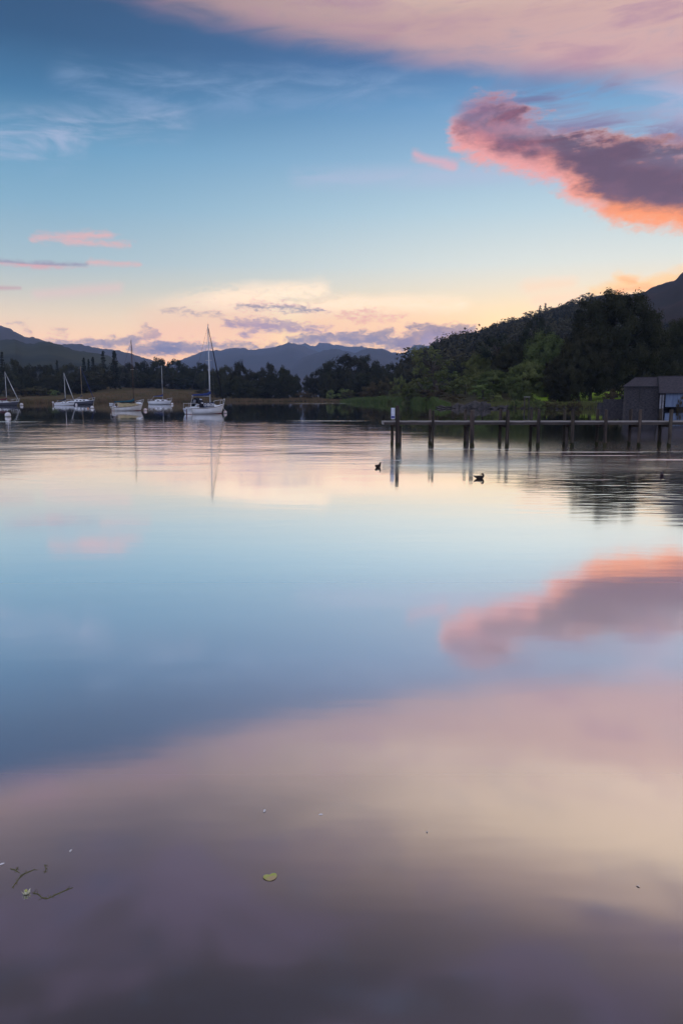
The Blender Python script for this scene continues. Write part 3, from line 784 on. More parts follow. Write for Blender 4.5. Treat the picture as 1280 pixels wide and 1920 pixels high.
for a in (
    ('far3', 775, 690, 50, 300, 'dim tree at the foot of the wooded hill behind the willow mound'),
    ('far1', 868, 668, 70, 260, 'hazy tree on the lower wooded slope behind the leaning tree'),
    ('pine', 935, 626, 92, 185, 'flat-crowned dark pine spreading above the boulders'),
    ('big3', 962, 640, 76, 170, 'dark tree between the flat-crowned pine and the pale green tree'),
    ('big2', 925, 690, 70, 160, 'rounded green tree low on the shore in front of the flat-crowned pine'),
    ('pine', 1006, 590, 56, 210, 'slim dark pine rising behind the pale green tree'),
    ('big2', 1026, 612, 96, 158, 'tall pale olive-green tree before the giant oak'),
    ('big2', 985, 672, 84, 140, 'bushy green tree leaning over the shore bank'),
    ('cbig', 1086, 572, 64, 175, 'dark conifer shouldering the giant oak'),
    ('big3', 1052, 668, 84, 138, 'dark round tree low in front of the conifer'),
    ('big1', 1158, 545, 178, 142, 'giant dark oak, the biggest tree, over the lawn'),
    ('big3', 1072, 640, 70, 137, 'dark spreading tree at the near foot of the giant oak'),
    ('big3', 1226, 640, 90, 150, 'dark tree behind the hipped slate hut'),
    ('big1', 1290, 592, 120, 165, 'broad dark tree cut by the picture edge behind the boathouse'),
    ('big1', 1112, 612, 120, 141, 'dark tree merged into the lawn side of the giant oak'),
    ('big1', 1204, 600, 120, 147, 'dark tree merged into the hut side of the giant oak'),
    ('big2', 900, 655, 66, 185, 'mid-green tree below the flat-crowned pine on the promontory side'),
    ('far1', 1240, 690, 80, 158, 'low dark tree filling the gap behind both slate roofs'),
): tree(*a, group=NW)
for a in (
    ('bushd', 1146, 728, 36, 126, 'dark shrub around the oak trunk beside the stone landing'),
    ('bushm', 1005, 744, 44, 124, 'low green shrub on the bank under the pale olive tree'),
    ('bushd', 1040, 748, 50, 124, 'low brown shrub on the bank near the white bench'),
    ('bushm', 965, 748, 40, 126, 'low green shrub spilling down between bank stones'),
    ('bushd', 1074, 748, 34, 124, 'low brown shrub below the edge of the lawn'),
    ('bushd', 1276, 742, 22, 113, 'dark sapling in front of the pale boathouse door'),
): tree(*a, cat='bush', group='bushes on the near wooded shore')
# pines along the skyline ridge
RT = 'skyline trees on the wooded ridge'
for key, X, Y, w, lab in (
    ('pine', 940, 606, 14, 'lowest small round tree on the glowing ridge line'),
    ('far3', 962, 602, 16, 'small bushy tree on the ridge next to the lowest round one'),
    ('pine', 994, 586, 20, 'lollipop pine at the lower end of the ridge pine row'),
    ('con2', 1012, 576, 11, 'narrow ridge pine, shorter one of the close pair'),
    ('con2', 1022, 572, 11, 'narrow ridge pine, taller one of the close pair'),
    ('pine', 1031, 577, 13, 'ragged ridge pine after the close pair'),
    ('far3', 1045, 576, 20, 'round ridge tree after the ragged pine'),
    ('far1', 1068, 567, 24, 'broad ridge tree halfway to the crest'),
    ('pine', 1085, 560, 20, 'ridge tree just short of the windswept one'),
    ('pine', 1103, 552, 20, 'windswept tree highest on the wooded ridge'),
):
    d = wood_d(X) - 4
    tree(key, X, Y - (lerp_tab(WOODHILL, X) - Y) * .25, w * 1.25, d, lab, group=RT, baseY=lerp_tab(WOODHILL, X) + 5)
random.seed(5)
for X in list(range(800, 1000, 9)):
    y = lerp_tab(WOODHILL, X)
    tree(random.choice(('far1', 'far3', 'far2')), X + random.uniform(-3, 3), y - random.uniform(1.5, 5), random.uniform(11, 18), wood_d(X) - 6,
         'tiny crown in the even tree line along the lower wooded ridge', group='tiny crowns along the lower ridge', baseY=y + 7)

# the wood on the hillside: one mass
rnd = random.Random(9); b = MB()
for i in range(1250):
    X = rnd.uniform(745, 1330); s = rnd.uniform(.08, .98) ** .8
    dr = wood_d(X); d = 230 + (dr - 230) * s; top = P(X, lerp_tab(WOODHILL, X), dr)
    z = .5 + (top.z - .5) * s ** .8; x = top.x * d / dr
    h = min(16, 7.2 * exp(rnd.gauss(0, .36))) * (1 - .55 * s * s); r = h * rnd.uniform(.34, .60)
    for k in range(60):
        v = Vector((rnd.gauss(0, 1), rnd.gauss(0, 1), rnd.gauss(0, 1))).normalized() * rnd.uniform(.6, 1.0)
        if v.z < -.4: continue
        leaf_quad(b, Vector((x + v.x * r, d + v.y * r, z + h * .42 + v.z * h * .45)), .95, rnd, .2, v)
tag(b.build('hillside_wood', M['wood_hill']), 'unbroken dark wood covering the steep hillside', 'wood', kind='stuff')

# reeds and rough grass along the water's edge
def blades(name, X0, X1, n, off0, off1, h0, h1, w, m, label, seed, cat):
    rnd = random.Random(seed); b = MB()
    for i in range(n):
        X = rnd.uniform(X0, X1); a = atan2(X - 640, F); r = lerp_tab(SHORE, X) + rnd.uniform(off0, off1)
        x, y = r * sin(a), r * cos(a); z = max(gz(x, y), -.1); h = rnd.uniform(h0, h1) * min(1, .25 + .75 * min(X - X0, X1 - X) / 40) * (1 + .35 * mnoise.noise(Vector((x * .09, y * .09, seed))))
        lx, ly = rnd.gauss(0, .16) * h, rnd.gauss(0, .16) * h; t = rnd.uniform(0, pi); ux, uy = cos(t) * w, sin(t) * w
        b.add([(x - ux, y - uy, z), (x + ux, y + uy, z), (x + lx + ux * .3, y + ly + uy * .3, z + h), (x + lx - ux * .3, y + ly - uy * .3, z + h)], [(0, 1, 2, 3)])
    return tag(b.build(name, m), label, cat, kind='stuff')


blades('tan_reeds', -20, 645, 7000, -1.5, 5, .5, 1.1, .09, M['reed_tan'], 'tan reeds along the far water edge behind the boats', 3, 'reeds')
blades('meadow_grass', 150, 640, 7000, 4, 70, .35, .8, .10, M['reed_tan'], 'dry tan grass tufts over the far meadow', 4, 'grass')
blades('green_reeds', 636, 842, 6500, -2.0, 7, .9, 1.7, .08, M['reed_green'], 'green reed bed at the tip of the wooded promontory', 6, 'reeds')
blades('bank_grass', 900, 1170, 5000, 0, 9, .25, .7, .05, M['leaf_mid'], 'ragged green grass on the bank under the near trees', 8, 'grass')

# ------------------------------------------------------------------ boats
def hull_half(L, B, s0, s1, tr=.72, draft=.28, full=.5):
    """sections from transom to bow: sheer height, half beam and section curve"""
    secs = []
    for i in range(15):
        t = i / 14
        bm = B / 2 * (tr + (1 - tr) * min(1, t / .45) ** .8) if t < .45 else B / 2 * max(0, 1 - ((t - .45) / .55) ** 2.1)
        sh = s0 + (s1 - s0) * t ** 1.8 - .10 * s0 * sin(pi * t)
        row = []
        for j in range(9):
            f = j / 8
            z = sh * (1 - f) - draft * f * (1 - .55 * t ** 3)
            y = bm * (1 - f ** 4.2 * .92)
            x = t * L - L / 2 - .10 * L * t ** 4 * f + (.05 * L * (1 - t) ** 3 * f)
            row.append((x, y, z))
        secs.append((sh, bm, row))
    return secs


def text_mesh(txt, size):
    cu = bpy.data.curves.new('lettering', 'FONT'); cu.body = txt; cu.size = size; cu.align_x = 'CENTER'; cu.align_y = 'CENTER'; cu.extrude = .004; cu.offset = .018
    cu.resolution_u = 2
    o = bpy.data.objects.new('lettering_tmp', cu); COL.objects.link(o)
    dg = bpy.context.evaluated_depsgraph_get(); dg.update()
    me = bpy.data.meshes.new_from_object(o.evaluated_get(dg)); bpy.data.objects.remove(o)
    return me


def sailboat(X, Y, heading, L, B, s0, s1, mast_top, label, hull='white', mast_f=.63, mastm='alloy', cover='blue_cover', boom=.48, boom_z=1.9,
             cabin=(.30, .74, .42), wins=2, hood=None, dodger=None, furl=None, spreader=True, rail=True, tarp=None, strip=None, motor=False, transom_text=None, upper=None, shroud=True, boomtilt=0.0, cat='sailboat'):
    c = G(X, Y)
    root = empty('sailboat', c, heading, label, cat, 'sailboats moored on the lake')
    S_ = hull_half(L, B, s0, s1)
    b = MB()
    rings = [[(x, -y, z) for x, y, z in row] + [(x, y, z) for x, y, z in row[::-1]] for sh, bm, row in S_]
    b.loft(rings); n = len(rings[0]); b.f.append(tuple(range(n)))          # open top, closed transom
    b.build('hull', M[hull], root, smooth=True)
    sheer = [(row[0][0], row[0][1], sh) for sh, bm, row in S_]
    at = lambda t: (lambda k, f: tuple(a + (q - a) * f for a, q in zip(sheer[k], sheer[min(14, k + 1)])))(min(13, int(t * 14)), t * 14 - min(13, int(t * 14)))
    d = MB(); d.loft([[(x, -y * .99, z - .03), (x, 0, z + .03), (x, y * .99, z - .03)] for x, y, z in sheer])
    d.build('deck', M[upper or 'white'], root)
    r = MB()
    for s in (-1, 1): r.tube([(x, s * (y + .012), z - .015) for x, y, z in sheer], .028, 6)
    r.build('rub_rail', M['wood' if hull != 'navy' else 'white'], root)
    w = MB()
    wl = []
    for sh, bm, row in S_:
        f = sh / (sh + .28); j = min(7, int(f * 8)); q = f * 8 - j
        wl.append(tuple(a + (e - a) * q for a, e in zip(row[j], row[j + 1])))
    for s in (-1, 1): w.loft([[(x + .0, s * (y + .012), .075), (x, s * (y + .008), -.04)] for x, y, z in wl])
    w.loft([[(wl[0][0] - .012, -wl[0][1], .075), (wl[0][0] - .012, wl[0][1], .075)], [(wl[0][0] - .012, -wl[0][1], -.04), (wl[0][0] - .012, wl[0][1], -.04)]])
    w.build('boot_stripe', M[strip or 'red_brown'], root)
    # cabin
    if cabin:
        t0, t1, h = cabin; cb = MB(); rg = []
        for i in range(7):
            t = t0 + (t1 - t0) * i / 6; x, y, z = at(t); hh = h * (1 - .45 * (i / 6) ** 2) * (1 if i < 6 else .35); yb = y * .70
            rg.append([(x, -yb, z - .05), (x, -yb * .92, z + hh * .8), (x, -yb * .6, z + hh), (x, yb * .6, z + hh), (x, yb * .92, z + hh * .8), (x, yb, z - .05)])
        cb.loft(rg); cb.f.append((0, 1, 2, 3, 4, 5)); o = len(cb.v) - 6; cb.f.append(tuple(o + k for k in (5, 4, 3, 2, 1, 0)))
        cbo = cb.build('cabin', M[upper or 'white'], root)
        for s in (-1, 1):
            for k in range(wins):
                ta = t0 + (t1 - t0) * (.12 + .72 * k / wins); tb_ = ta + (t1 - t0) * .42 / wins
                xa, ya, za = at(ta); xb, yb, zb = at(tb_); wn = MB()
                wn.loft([[(xa, s * (ya * .70 + .012), za + h * .20), (xa, s * (ya * .655 + .012), za + h * .60)], [(xb, s * (yb * .70 + .012), zb + h * .20), (xb, s * (yb * .655 + .012), zb + h * .56)]])
                wn.build('window', M['pane'], cbo)
        x, y, z = at(t0); hb = MB(); hb.box((x - .02, 0, z + h * .42), (.04, y * .55, h * .8)); hb.build('companionway', M['wood'], cbo)
        xm, ym, zm = at(t0 + (t1 - t0) * .3); hb = MB(); hb.box((xm, 0, zm + h + .04), ((t1 - t0) * L * .28, y * .7, .07), taper=.9); hb.build('hatch', M[upper or 'white'], cbo)
    # cockpit coaming and well
    x0, y0, z0 = at(.04); x1, y1, z1 = at(cabin[0] if cabin else .4); co = MB()
    for s in (-1, 1): co.loft([[(x0, s * y0 * .72, z0), (x0, s * y0 * .72, z0 + .14), (x0, s * y0 * .62, z0 + .14), (x0, s * y0 * .62, z0)], [(x1, s * y1 * .72, z1), (x1, s * y1 * .72, z1 + .2), (x1, s * y1 * .62, z1 + .2), (x1, s * y1 * .62, z1)]], cap=True)
    co.build('coaming', M[upper or 'white'], root)
    # mast, boom, rigging
    mx_, my_, mz = at(mast_f); mz += (cabin[2] * .7 if cabin and cabin[0] < mast_f < cabin[1] else 0)
    H = mast_top; m_ = MB(); m_.tube([(mx_, 0, mz - .02), (mx_ - .01, 0, H * .5), (mx_ - .03, 0, H)], [.06 + .015 * (mast_top > 9.6), .055 + .015 * (mast_top > 9.6), .045], 8)
    mo = m_.build('mast', M[mastm], root, smooth=True)
    tp = MB(); tp.tube([(mx_ - .03, 0, H), (mx_ - .03, 0, H + .35)], .012, 4); tp.tube([(mx_ - .2, 0, H + .06), (mx_ + .12, 0, H + .06)], .015, 4); tp.build('masthead_vane', M['wire'], mo)
    if spreader:
        sp_ = MB(); zs = mz + (H - mz) * .56
        sp_.tube([(mx_ - .04, -.62, zs), (mx_ - .02, 0, zs + .02), (mx_ - .04, .62, zs)], .022, 5); sp_.build('spreader', M['alloy'], mo)
    rg_ = MB(); xb, yb, zb = at(.985); xs, ys, zs_ = at(.02); xc, yc, zc = at(mast_f - .03)
    rg_.tube([(mx_ - .03, 0, H), (xs, 0, zs_ + .2)], .014, 4)
    if shroud:
        for s in (-1, 1):
            if spreader: rg_.tube([(mx_ - .03, 0, H), (mx_ - .04, s * .62, mz + (H - mz) * .56), (xc, s * yc * .95, zc)], .012, 4)
            else: rg_.tube([(mx_ - .03, 0, H * .8), (xc, s * yc * .95, zc)], .012, 4)
    rg_.build('rigging', M['wire'], root)
    if furl:
        fu = MB(); fu.tube([(mx_ + .03, 0, H * .97), (mx_ + .55 * (xb - mx_), 0, H * .97 * .45 + zb * .55), (xb - .02, 0, zb + .15)], [.028, .07, .06], 7)
        fu.build('furled_sail', M[furl], root, smooth=True)
    else:
        fu = MB(); fu.tube([(mx_ + .03, 0, H * .94), (xb - .02, 0, zb + .05)], .014, 4); fu.build('forestay', M['wire'], root)
    if cover:
        bx0, bx1 = mx_ - .04, mx_ - boom * L; bz = boom_z
        cv = MB(); cv.tube([(bx0 + .10, 0, bz + .60), (bx0, 0, bz + .22), (bx0 - .35, 0, bz + .05), ((bx0 + bx1) / 2, 0, bz + boomtilt * .5), (bx1 + .1, 0, bz - .02 + boomtilt), (bx1, 0, bz + boomtilt)], [.09, .19, .17, .13, .10, .05], 8)
        bo = cv.build('sail_cover', M[cover], root, smooth=True)
        bm_ = MB(); bm_.tube([(bx0, 0, bz - .14), (bx1 - .12, 0, bz - .10 + boomtilt)], .045, 6); bm_.build('boom', M['alloy' if mastm == 'alloy' else mastm], root)
        sh_ = MB(); sh_.tube([(bx1, 0, bz - .1 + boomtilt), (xs + .35, 0, zs_ + .1)], .022, 4); sh_.build('mainsheet', M['lettering'], root)
    if rail:
        pl = MB(); p0, p1, p2 = at(.80), at(.93), at(1.0)
        tops = []
        for s in (-1, 1):
            for q in (p0, p1): pl.tube([(q[0], s * q[1] * .9, q[2]), (q[0], s * q[1] * .9, q[2] + .52)], .022, 5)
            pl.tube([(p0[0], s * p0[1] * .9, p0[2] + .52), (p1[0], s * p1[1] * .9, p1[2] + .54), (p2[0] + .12, 0, p2[2] + .58)], .024, 5)
        pl.tube([(p2[0] - .1, 0, p2[2]), (p2[0] + .12, 0, p2[2] + .58)], .03, 5)
        pl.build('pulpit', M['steel'], root)
        ps = MB(); q0, q1 = at(.0), at(.16)
        for s in (-1, 1):
            for q in (q0, q1): ps.tube([(q[0] + .05, s * q[1] * .9, q[2]), (q[0] + .05, s * q[1] * .9, q[2] + .55)], .02, 5)
            ps.tube([(q1[0] + .05, s * q1[1] * .9, q1[2] + .55), (q0[0] + .05, s * q0[1] * .9, q0[2] + .55)], .02, 5)
        ps.tube([(q0[0] + .05, -q0[1] * .9, q0[2] + .55), (q0[0] + .05, q0[1] * .9, q0[2] + .55)], .02, 5)
        ps.build('pushpit', M['steel'], root)
        gw = MB()
        for s in (-1, 1):
            st = [at(t) for t in (.16, .36, .58, .80)]
            gw.tube([(q[0], s * q[1] * .92, q[2] + .5) for q in st], .010, 4)
            for q in st[1:3]: gw.tube([(q[0], s * q[1] * .92, q[2]), (q[0], s * q[1] * .92, q[2] + .5)], .014, 4)
        gw.build('guard_wire', M['wire'], root)
    if hood:
        x, y, z = at(cabin[0] + .02); hd = MB(); rg2 = []
        for i, (dx, k, e) in enumerate(((-.62, 1.0, .95), (-.35, 1.04, 1.05), (.0, .98, 1.0), (.32, .82, .66), (.55, .70, .22))):
            rg2.append([(x + dx, y * .80 * k * cos(a), z + .05 + (cabin[2] + .70) * e * max(0, sin(a)) ** .75) for a in [pi * q / 10 for q in range(11)]])
        hd.loft(rg2); ho = hd.build('sprayhood', M[hood], root)
        for s in (1, -1):
            fw = MB(); fw.loft([[tuple(Vector(p) * 1.0 + Vector((0, s * .012, .012))) for p in (rg2[1][1 if s > 0 else 9], rg2[1][3 if s > 0 else 7])], [tuple(Vector(p) + Vector((0, s * .012, .012))) for p in (rg2[2][1 if s > 0 else 9], rg2[2][3 if s > 0 else 7])]])
            fw.build('clear_panel', M['sign_white'], ho)
    if dodger:
        xa, ya, za = at(.30); xb2, yb2, zb2 = at(.57)
        for s in (-1, 1):
            dg_ = MB(); dg_.loft([[(xa, s * ya * .95, za + .06), (xa, s * ya * .97, za + .58)], [(xb2, s * yb2 * .97, zb2 + .06), (xb2, s * yb2 * .97, zb2 + .56)]])
            dgo = dg_.build('dodger', M['dodger_blue'], root)
            me = text_mesh(dodger, .44); me.materials.clear(); me.materials.append(M['lettering'])
            lt = bpy.data.objects.new('lettering', me); COL.objects.link(lt); lt.parent = dgo
            lt.location = ((xa + xb2) / 2, s * ((ya * .96 + yb2 * .97) / 2 + .03), (za + zb2) / 2 + .31)
            lt.rotation_euler = (pi / 2, 0, 0 if s < 0 else pi); lt.scale = (.92, 1, 1)
    if tarp:
        x0, x1 = .14, .86; tb = MB(); rg3 = []
        for i in range(9):
            t = x0 + (x1 - x0) * i / 8; x, y, z = at(t); hh = .62 * (1 - .75 * (i / 8) ** 1.3) + .05 * sin(i * 2.1)
            rg3.append([(x, y * .99 * q, z + .02 + hh * (1 - abs(q) ** 1.5)) for q in (-1, -.75, -.5, -.25, 0, .25, .5, .75, 1)])
        tb.loft(rg3); tb.build('cockpit_cover', M[tarp], root)
        x, y, z = at(.13); bd = MB(); bd.loft([[(x - .02, -y * .98, z), (x - .25, 0, z + .70), (x - .02, y * .98, z)], [(x - .14, -y * .98, z), (x - .37, 0, z + .74), (x - .14, y * .98, z)]]); bd.build('ridge_board', M['wood'], root)
        x, y, z = at(.86); fd = MB(); fd.ball((x, 0, z + .1), .52, 12, 8, (1.0, .75, .5)); fd.build('foredeck', M['white'], root, smooth=True)
    # rudder, and an outboard where there is one
    rd = MB(); rd.box((-L / 2 - .09, 0, s0 * .35), (.12, .04, s0 * 1.1), taper=.8); rd.tube([(-L / 2 - .02, 0, s0 + .1), (-L / 2 + .7, .05, s0 + .22)], .022, 5); rd.build('rudder', M['wood'], root)
    if motor:
        mt = MB(); mt.ball((-L / 2 - .22, B * .2, s0 + .22), .2, 10, 8, (1, .8, .9)); mt.tube([(-L / 2 - .22, B * .2, s0 + .1), (-L / 2 - .2, B * .2, -.3)], [.08, .05], 6); mt.build('outboard_motor', M['buoy'], root)
    if transom_text:                                   # worn blue marks, too small to read
        b = MB()
        for k, (yy, w_, z_) in enumerate(((.05, .52, .70), (-.02, .22, .52))):
            q = -L / 2 + .05 * L * (1 - z_) + .01
            b.box((-L / 2 + .03 + .08 * (1 - z_), yy + .35, s0 * z_), (.09, w_, .045))
        b.build('faded_lettering', M['letter_blue'], root)
    return root


M['dodger_blue'] = mat('dodger_canvas', (.03, .055, .15), .8, None, 4)
sailboat(387, 776.0, R(50), 5.5, 2.05, .66, 1.12, 9.95, 'tall white yacht with a dark sprayhood and a blue dodger lettered in white', hood='dark_cover', dodger='CHIRON', furl='dark_cover',
         boom=.46, boom_z=2.15, mast_f=.61, transom_text=True)
sailboat(240, 770.2, R(36), 4.5, 1.8, .52, .98, 9.55, 'cream boat under a tan canvas cockpit cover with a brown mast and teal sail cover', hull='cream', mastm='dark_spar', cover='teal_cover', cabin=None, tarp='tan_cover',
         boom=.62, boom_z=1.25, mast_f=.70, strip='red_brown')
sailboat(300.5, 758.6, R(22), 5.7, 2.2, .72, 1.05, 9.3, 'white sloop with a low cabin and bright blue sail cover, moored alone in midwater', boom=.37, boom_z=2.05, mast_f=.62, cabin=(.28, .82, .50), wins=2, spreader=False, boomtilt=-.05, strip='pane')
sailboat(152.5, 758.6, R(10), 6.4, 2.2, .70, 1.15, 9.1, 'navy-hulled sailboat with a white cabin and a pale tan mast', hull='navy', mastm='spruce', cover='navy', boom=.05, boom_z=1.9, mast_f=.55, cabin=(.28, .80, .55), wins=3, furl='blue_cover', strip='pane', spreader=False)
sailboat(121.5, 760.4, R(16), 4.3, 1.7, .48, .75, 7.0, 'small grey-white sailboat overlapping the navy hull, with a tilted dark sail cover', cover='dark_cover', boom=.36, boom_z=1.15, mast_f=.56, cabin=(.34, .72, .28), wins=2, motor='white', furl='alloy', spreader=False, strip='wood', rail=False)
sailboat(3, 760.6, R(6), 7.6, 2.2, .62, .95, 7.2, 'dark-hulled sailboat with a maroon deck cover, cut off by the picture edge', hull='navy', cover='maroon', boom=.45, boom_z=1.25, mast_f=.66, cabin=(.30, .72, .30), wins=2, furl='alloy', spreader=False, strip='pane')

# small tender behind the cream boat
c = G(216, 758.4); root = empty('rowing_boat', c, R(8), 'tiny white tender floating half hidden behind the cream boat', 'rowing boat')
S_ = hull_half(2.7, 1.2, .34, .46, draft=.15); b = MB()
rings = [[(x, -y, z) for x, y, z in row] + [(x, y, z) for x, y, z in row[::-1]] for sh, bm, row in S_]
b.loft(rings); b.f.append(tuple(range(len(rings[0])))); b.build('hull', M['white'], root, smooth=True)
b = MB()
for x in (-.7, .1, .7): b.box((x, 0, .26), (.22, .95, .04))
b.build('thwart', M['wood'], root)
b = MB()
for s in (-1, 1): b.tube([(row[0][0], s * row[0][1], sh) for sh, bm, row in S_], .03, 6)
b.build('gunwale', M['white'], root)

# ------------------------------------------------------------------ buoys
def buoy(X, Y, rpx, label, m='buoy', ring=True, sq=1.0, name='mooring_buoy'):
    g = G(X, Y); r = rpx / F * g.y
    root = empty(name, g, 0, label, 'buoy', 'mooring buoys on the lake')
    b = MB(); b.ball((0, 0, r * .55), r, 20, 12, (1, 1, sq)); b.build('float', M[m], root, smooth=True)
    if ring:
        b = MB(); b.tube([(cos(a) * r * .16, 0, r * (.55 + sq) + r * .12 + sin(a) * r * .16) for a in [2 * pi * k / 10 for k in range(11)]], r * .05, 5, cap=False); b.build('mooring_ring', M['iron'], root)
        b = MB(); b.tube([(cos(a) * r * 1.0, sin(a) * r * 1.0, r * .10) for a in [2 * pi * k / 18 for k in range(19)]], r * .07, 5, cap=False); b.build('weed_band', M['weed'], root)
    return root


buoy(15.5, 781.5, 5.4, 'big round white buoy, nearest of all, below the maroon-covered boat')
buoy(41, 760.4, 3.0, 'white buoy against the bow of the maroon-covered boat')
buoy(143.5, 759.6, 2.0, 'small white buoy under the navy hull', ring=False)
buoy(173.3, 765.8, 3.1, 'round white buoy hanging off the bow line of the navy-hulled boat')
buoy(165.5, 766.3, 1.4, 'tiny orange float beside the round white buoy', 'orange', ring=False)
buoy(273, 770.3, 3.1, 'faded pinkish buoy beside the bow of the cream boat', 'buoy_pink')
buoy(323, 759.0, 2.4, 'white buoy touching the bow of the lone white sloop')
buoy(422.3, 775.2, 3.2, 'pinkish-white buoy under the bow of the tall yacht', 'buoy_pink', sq=1.15)
def line(a, b_, label):
    m_ = MB(); a, b_ = Vector(a), Vector(b_); mid = a.lerp(b_, .5) - Vector((0, 0, .12))
    m_.tube([a, mid, b_], .018, 5); return tag(m_.build('mooring_line', M['lettering']), label, 'rope', 'mooring lines')
line(P(177, 749.6, G(177, 758).y - .4), G(175.3, 765.8) + Vector((0, 0, .3)), 'thin pale mooring line from the navy hull bow to its round white buoy')
line(P(417.5, 759.5, G(414, 774).y), G(422, 775.2) + Vector((0, 0, .35)), 'thin mooring line from the tall yacht bow to its pinkish buoy')

# ------------------------------------------------------------------ jetty
D1 = G(900, 837.0).y; D2 = D1 + 1.12
DZ = P(900, 790, D1).z
jet = empty('jetty', (P(740, 800, D1).x, D1 + .5, 0), 0, 'weathered timber jetty on rough posts standing in the lake', 'jetty')
JX, JY = jet.location.x, jet.location.y
xs0 = P(719.5, 790, D1).x - JX; xs1 = P(1500, 790, D1).x - JX
random.seed(3)
b = MB(); x = xs0
while x < xs1:                                                        # cross boards of the deck
    w = random.uniform(.135, .15); b.box((x + w / 2, .07, DZ - .02 + random.uniform(-.004, .004)), (w, 1.02 + random.uniform(-.02, .02), .035), random.uniform(-.008, .008)); x += w + .009
b.build('deck', M['deck'], jet)
for yy in (-.37, .52):
    b = MB(); b.box(((xs0 + xs1) / 2 + .01, yy, DZ - .09), (xs1 - xs0 - .02, .09, .10)); b.build('side_beam', M['beam'], jet)
b = MB(); b.box((xs0 - .02, .07, DZ - .07), (.05, .98, .125)); b.build('end_board', M['deck'], jet)
FRONT = [(745, 760.5, 7.2), (811.8, 770, 4.6), (885, 769, 8), (951.5, 769, 7), (1010, 768, 6.6), (1074, 768, 6.6), (1136, 768, 6.2), (1200, 768, 6.2), (1258, 768, 7), (1322, 768, 7), (1386, 768, 6)]
REAR = [(735.5, 765, 5.2), (806, 768, 5.4), (872.5, 767.5, 5.8), (938, 767, 6), (996, 766.5, 6), (1058.5, 767, 5.6), (1120, 767, 6), (1182, 767, 6.2), (1238, 766, 7), (1300, 767, 6), (1362, 767, 6)]
for k, (row, D) in enumerate(((FRONT, D1), (REAR, D2))):
    for X, Y, w in row:
        t = P(X, Y, D); r = w / F * D / 2; lx, ly = random.uniform(-.02, .02), random.uniform(-.015, .015)
        b = MB(); rg = []
        for j in range(9):
            z = -.9 + (t.z + .9) * j / 8; f = 1 + .07 * mnoise.noise(Vector((X, z * 2.2, k))) - (.10 if j == 8 else 0)
            rg.append([(t.x - JX + lx * (1 - j / 8) + cos(a) * r * f * (1 + .05 * mnoise.noise(Vector((X, z, a)))), D - JY + ly * (1 - j / 8) + sin(a) * r * f, z + (.012 * cos(a * 1 + X) if j == 8 else 0)) for a in [2 * pi * q / 12 for q in range(12)]])
        b.loft(rg, True, True); po = b.build('post', M['post'], jet)
        b = MB(); b.loft([[(t.x - JX + lx + cos(a) * r * 1.09, D - JY + ly + sin(a) * r * 1.09, z + .03 * sin(a * 2 + X)) for a in [2 * pi * q / 12 for q in range(12)]] for z in (-.1, .13)], True); b.build('weed_collar', M['leaf_dark'], po)
for (Xf, _, _), (Xr, _, _) in zip(FRONT, REAR):
    a = P(Xf, 800, D1).x - JX; q = P(Xr, 800, D2).x - JX; b = MB()
    b.box(((a + q) / 2, D1 - JY + .56, DZ - .20), (.075, 1.02, .10), atan2(q - a, -1.12) * 0 - (q - a) / 1.12); b.build('cross_beam', M['beam'], jet)
for X in (750.5, 878, 1064):                                           # short inner piles beside the posts
    t = P(X, 797, D1 + .35); b = MB(); b.tube([(t.x - JX, .0, -.9), (t.x - JX, .0, DZ - .2)], .055, 9); b.build('inner_pile', M['beam'], jet)

# notice board on the jetty's end post
c = P(736, 775, D1 + .62)
sg = empty('notice_board', c, R(-14), 'small white and blue notice sheet fixed to the rear end post of the jetty', 'sign')
pw, ph = 7.6 / F * D1 / cos(R(14)), 20.5 / F * D1
b = MB(); b.box((0, .015, 0), (pw, .02, ph)); b.build('board', M['sign_white'], sg)
b = MB(); b.box((0.01, .002, -ph * .34), (pw * .80, .004, ph * .18)); b.build('blue_band', M['sign_blue'], sg)
b = MB(); b.box((-pw * .45, .002, 0.0), (pw * .10, .004, ph * .97)); b.build('blue_edge', M['sign_blue'], sg)
b = MB()
for k in range(5): b.box((.015, .003, ph * (.30 - .10 * k)), (pw * (.55 if k % 2 else .62), .003, ph * .022))
b.build('faint_lines', M['steel'], sg)
b = MB(); b.box((.0, .035, -ph * .56), (pw * .75, .02, ph * .16)); b.build('backing_slat', M['deck'], sg)

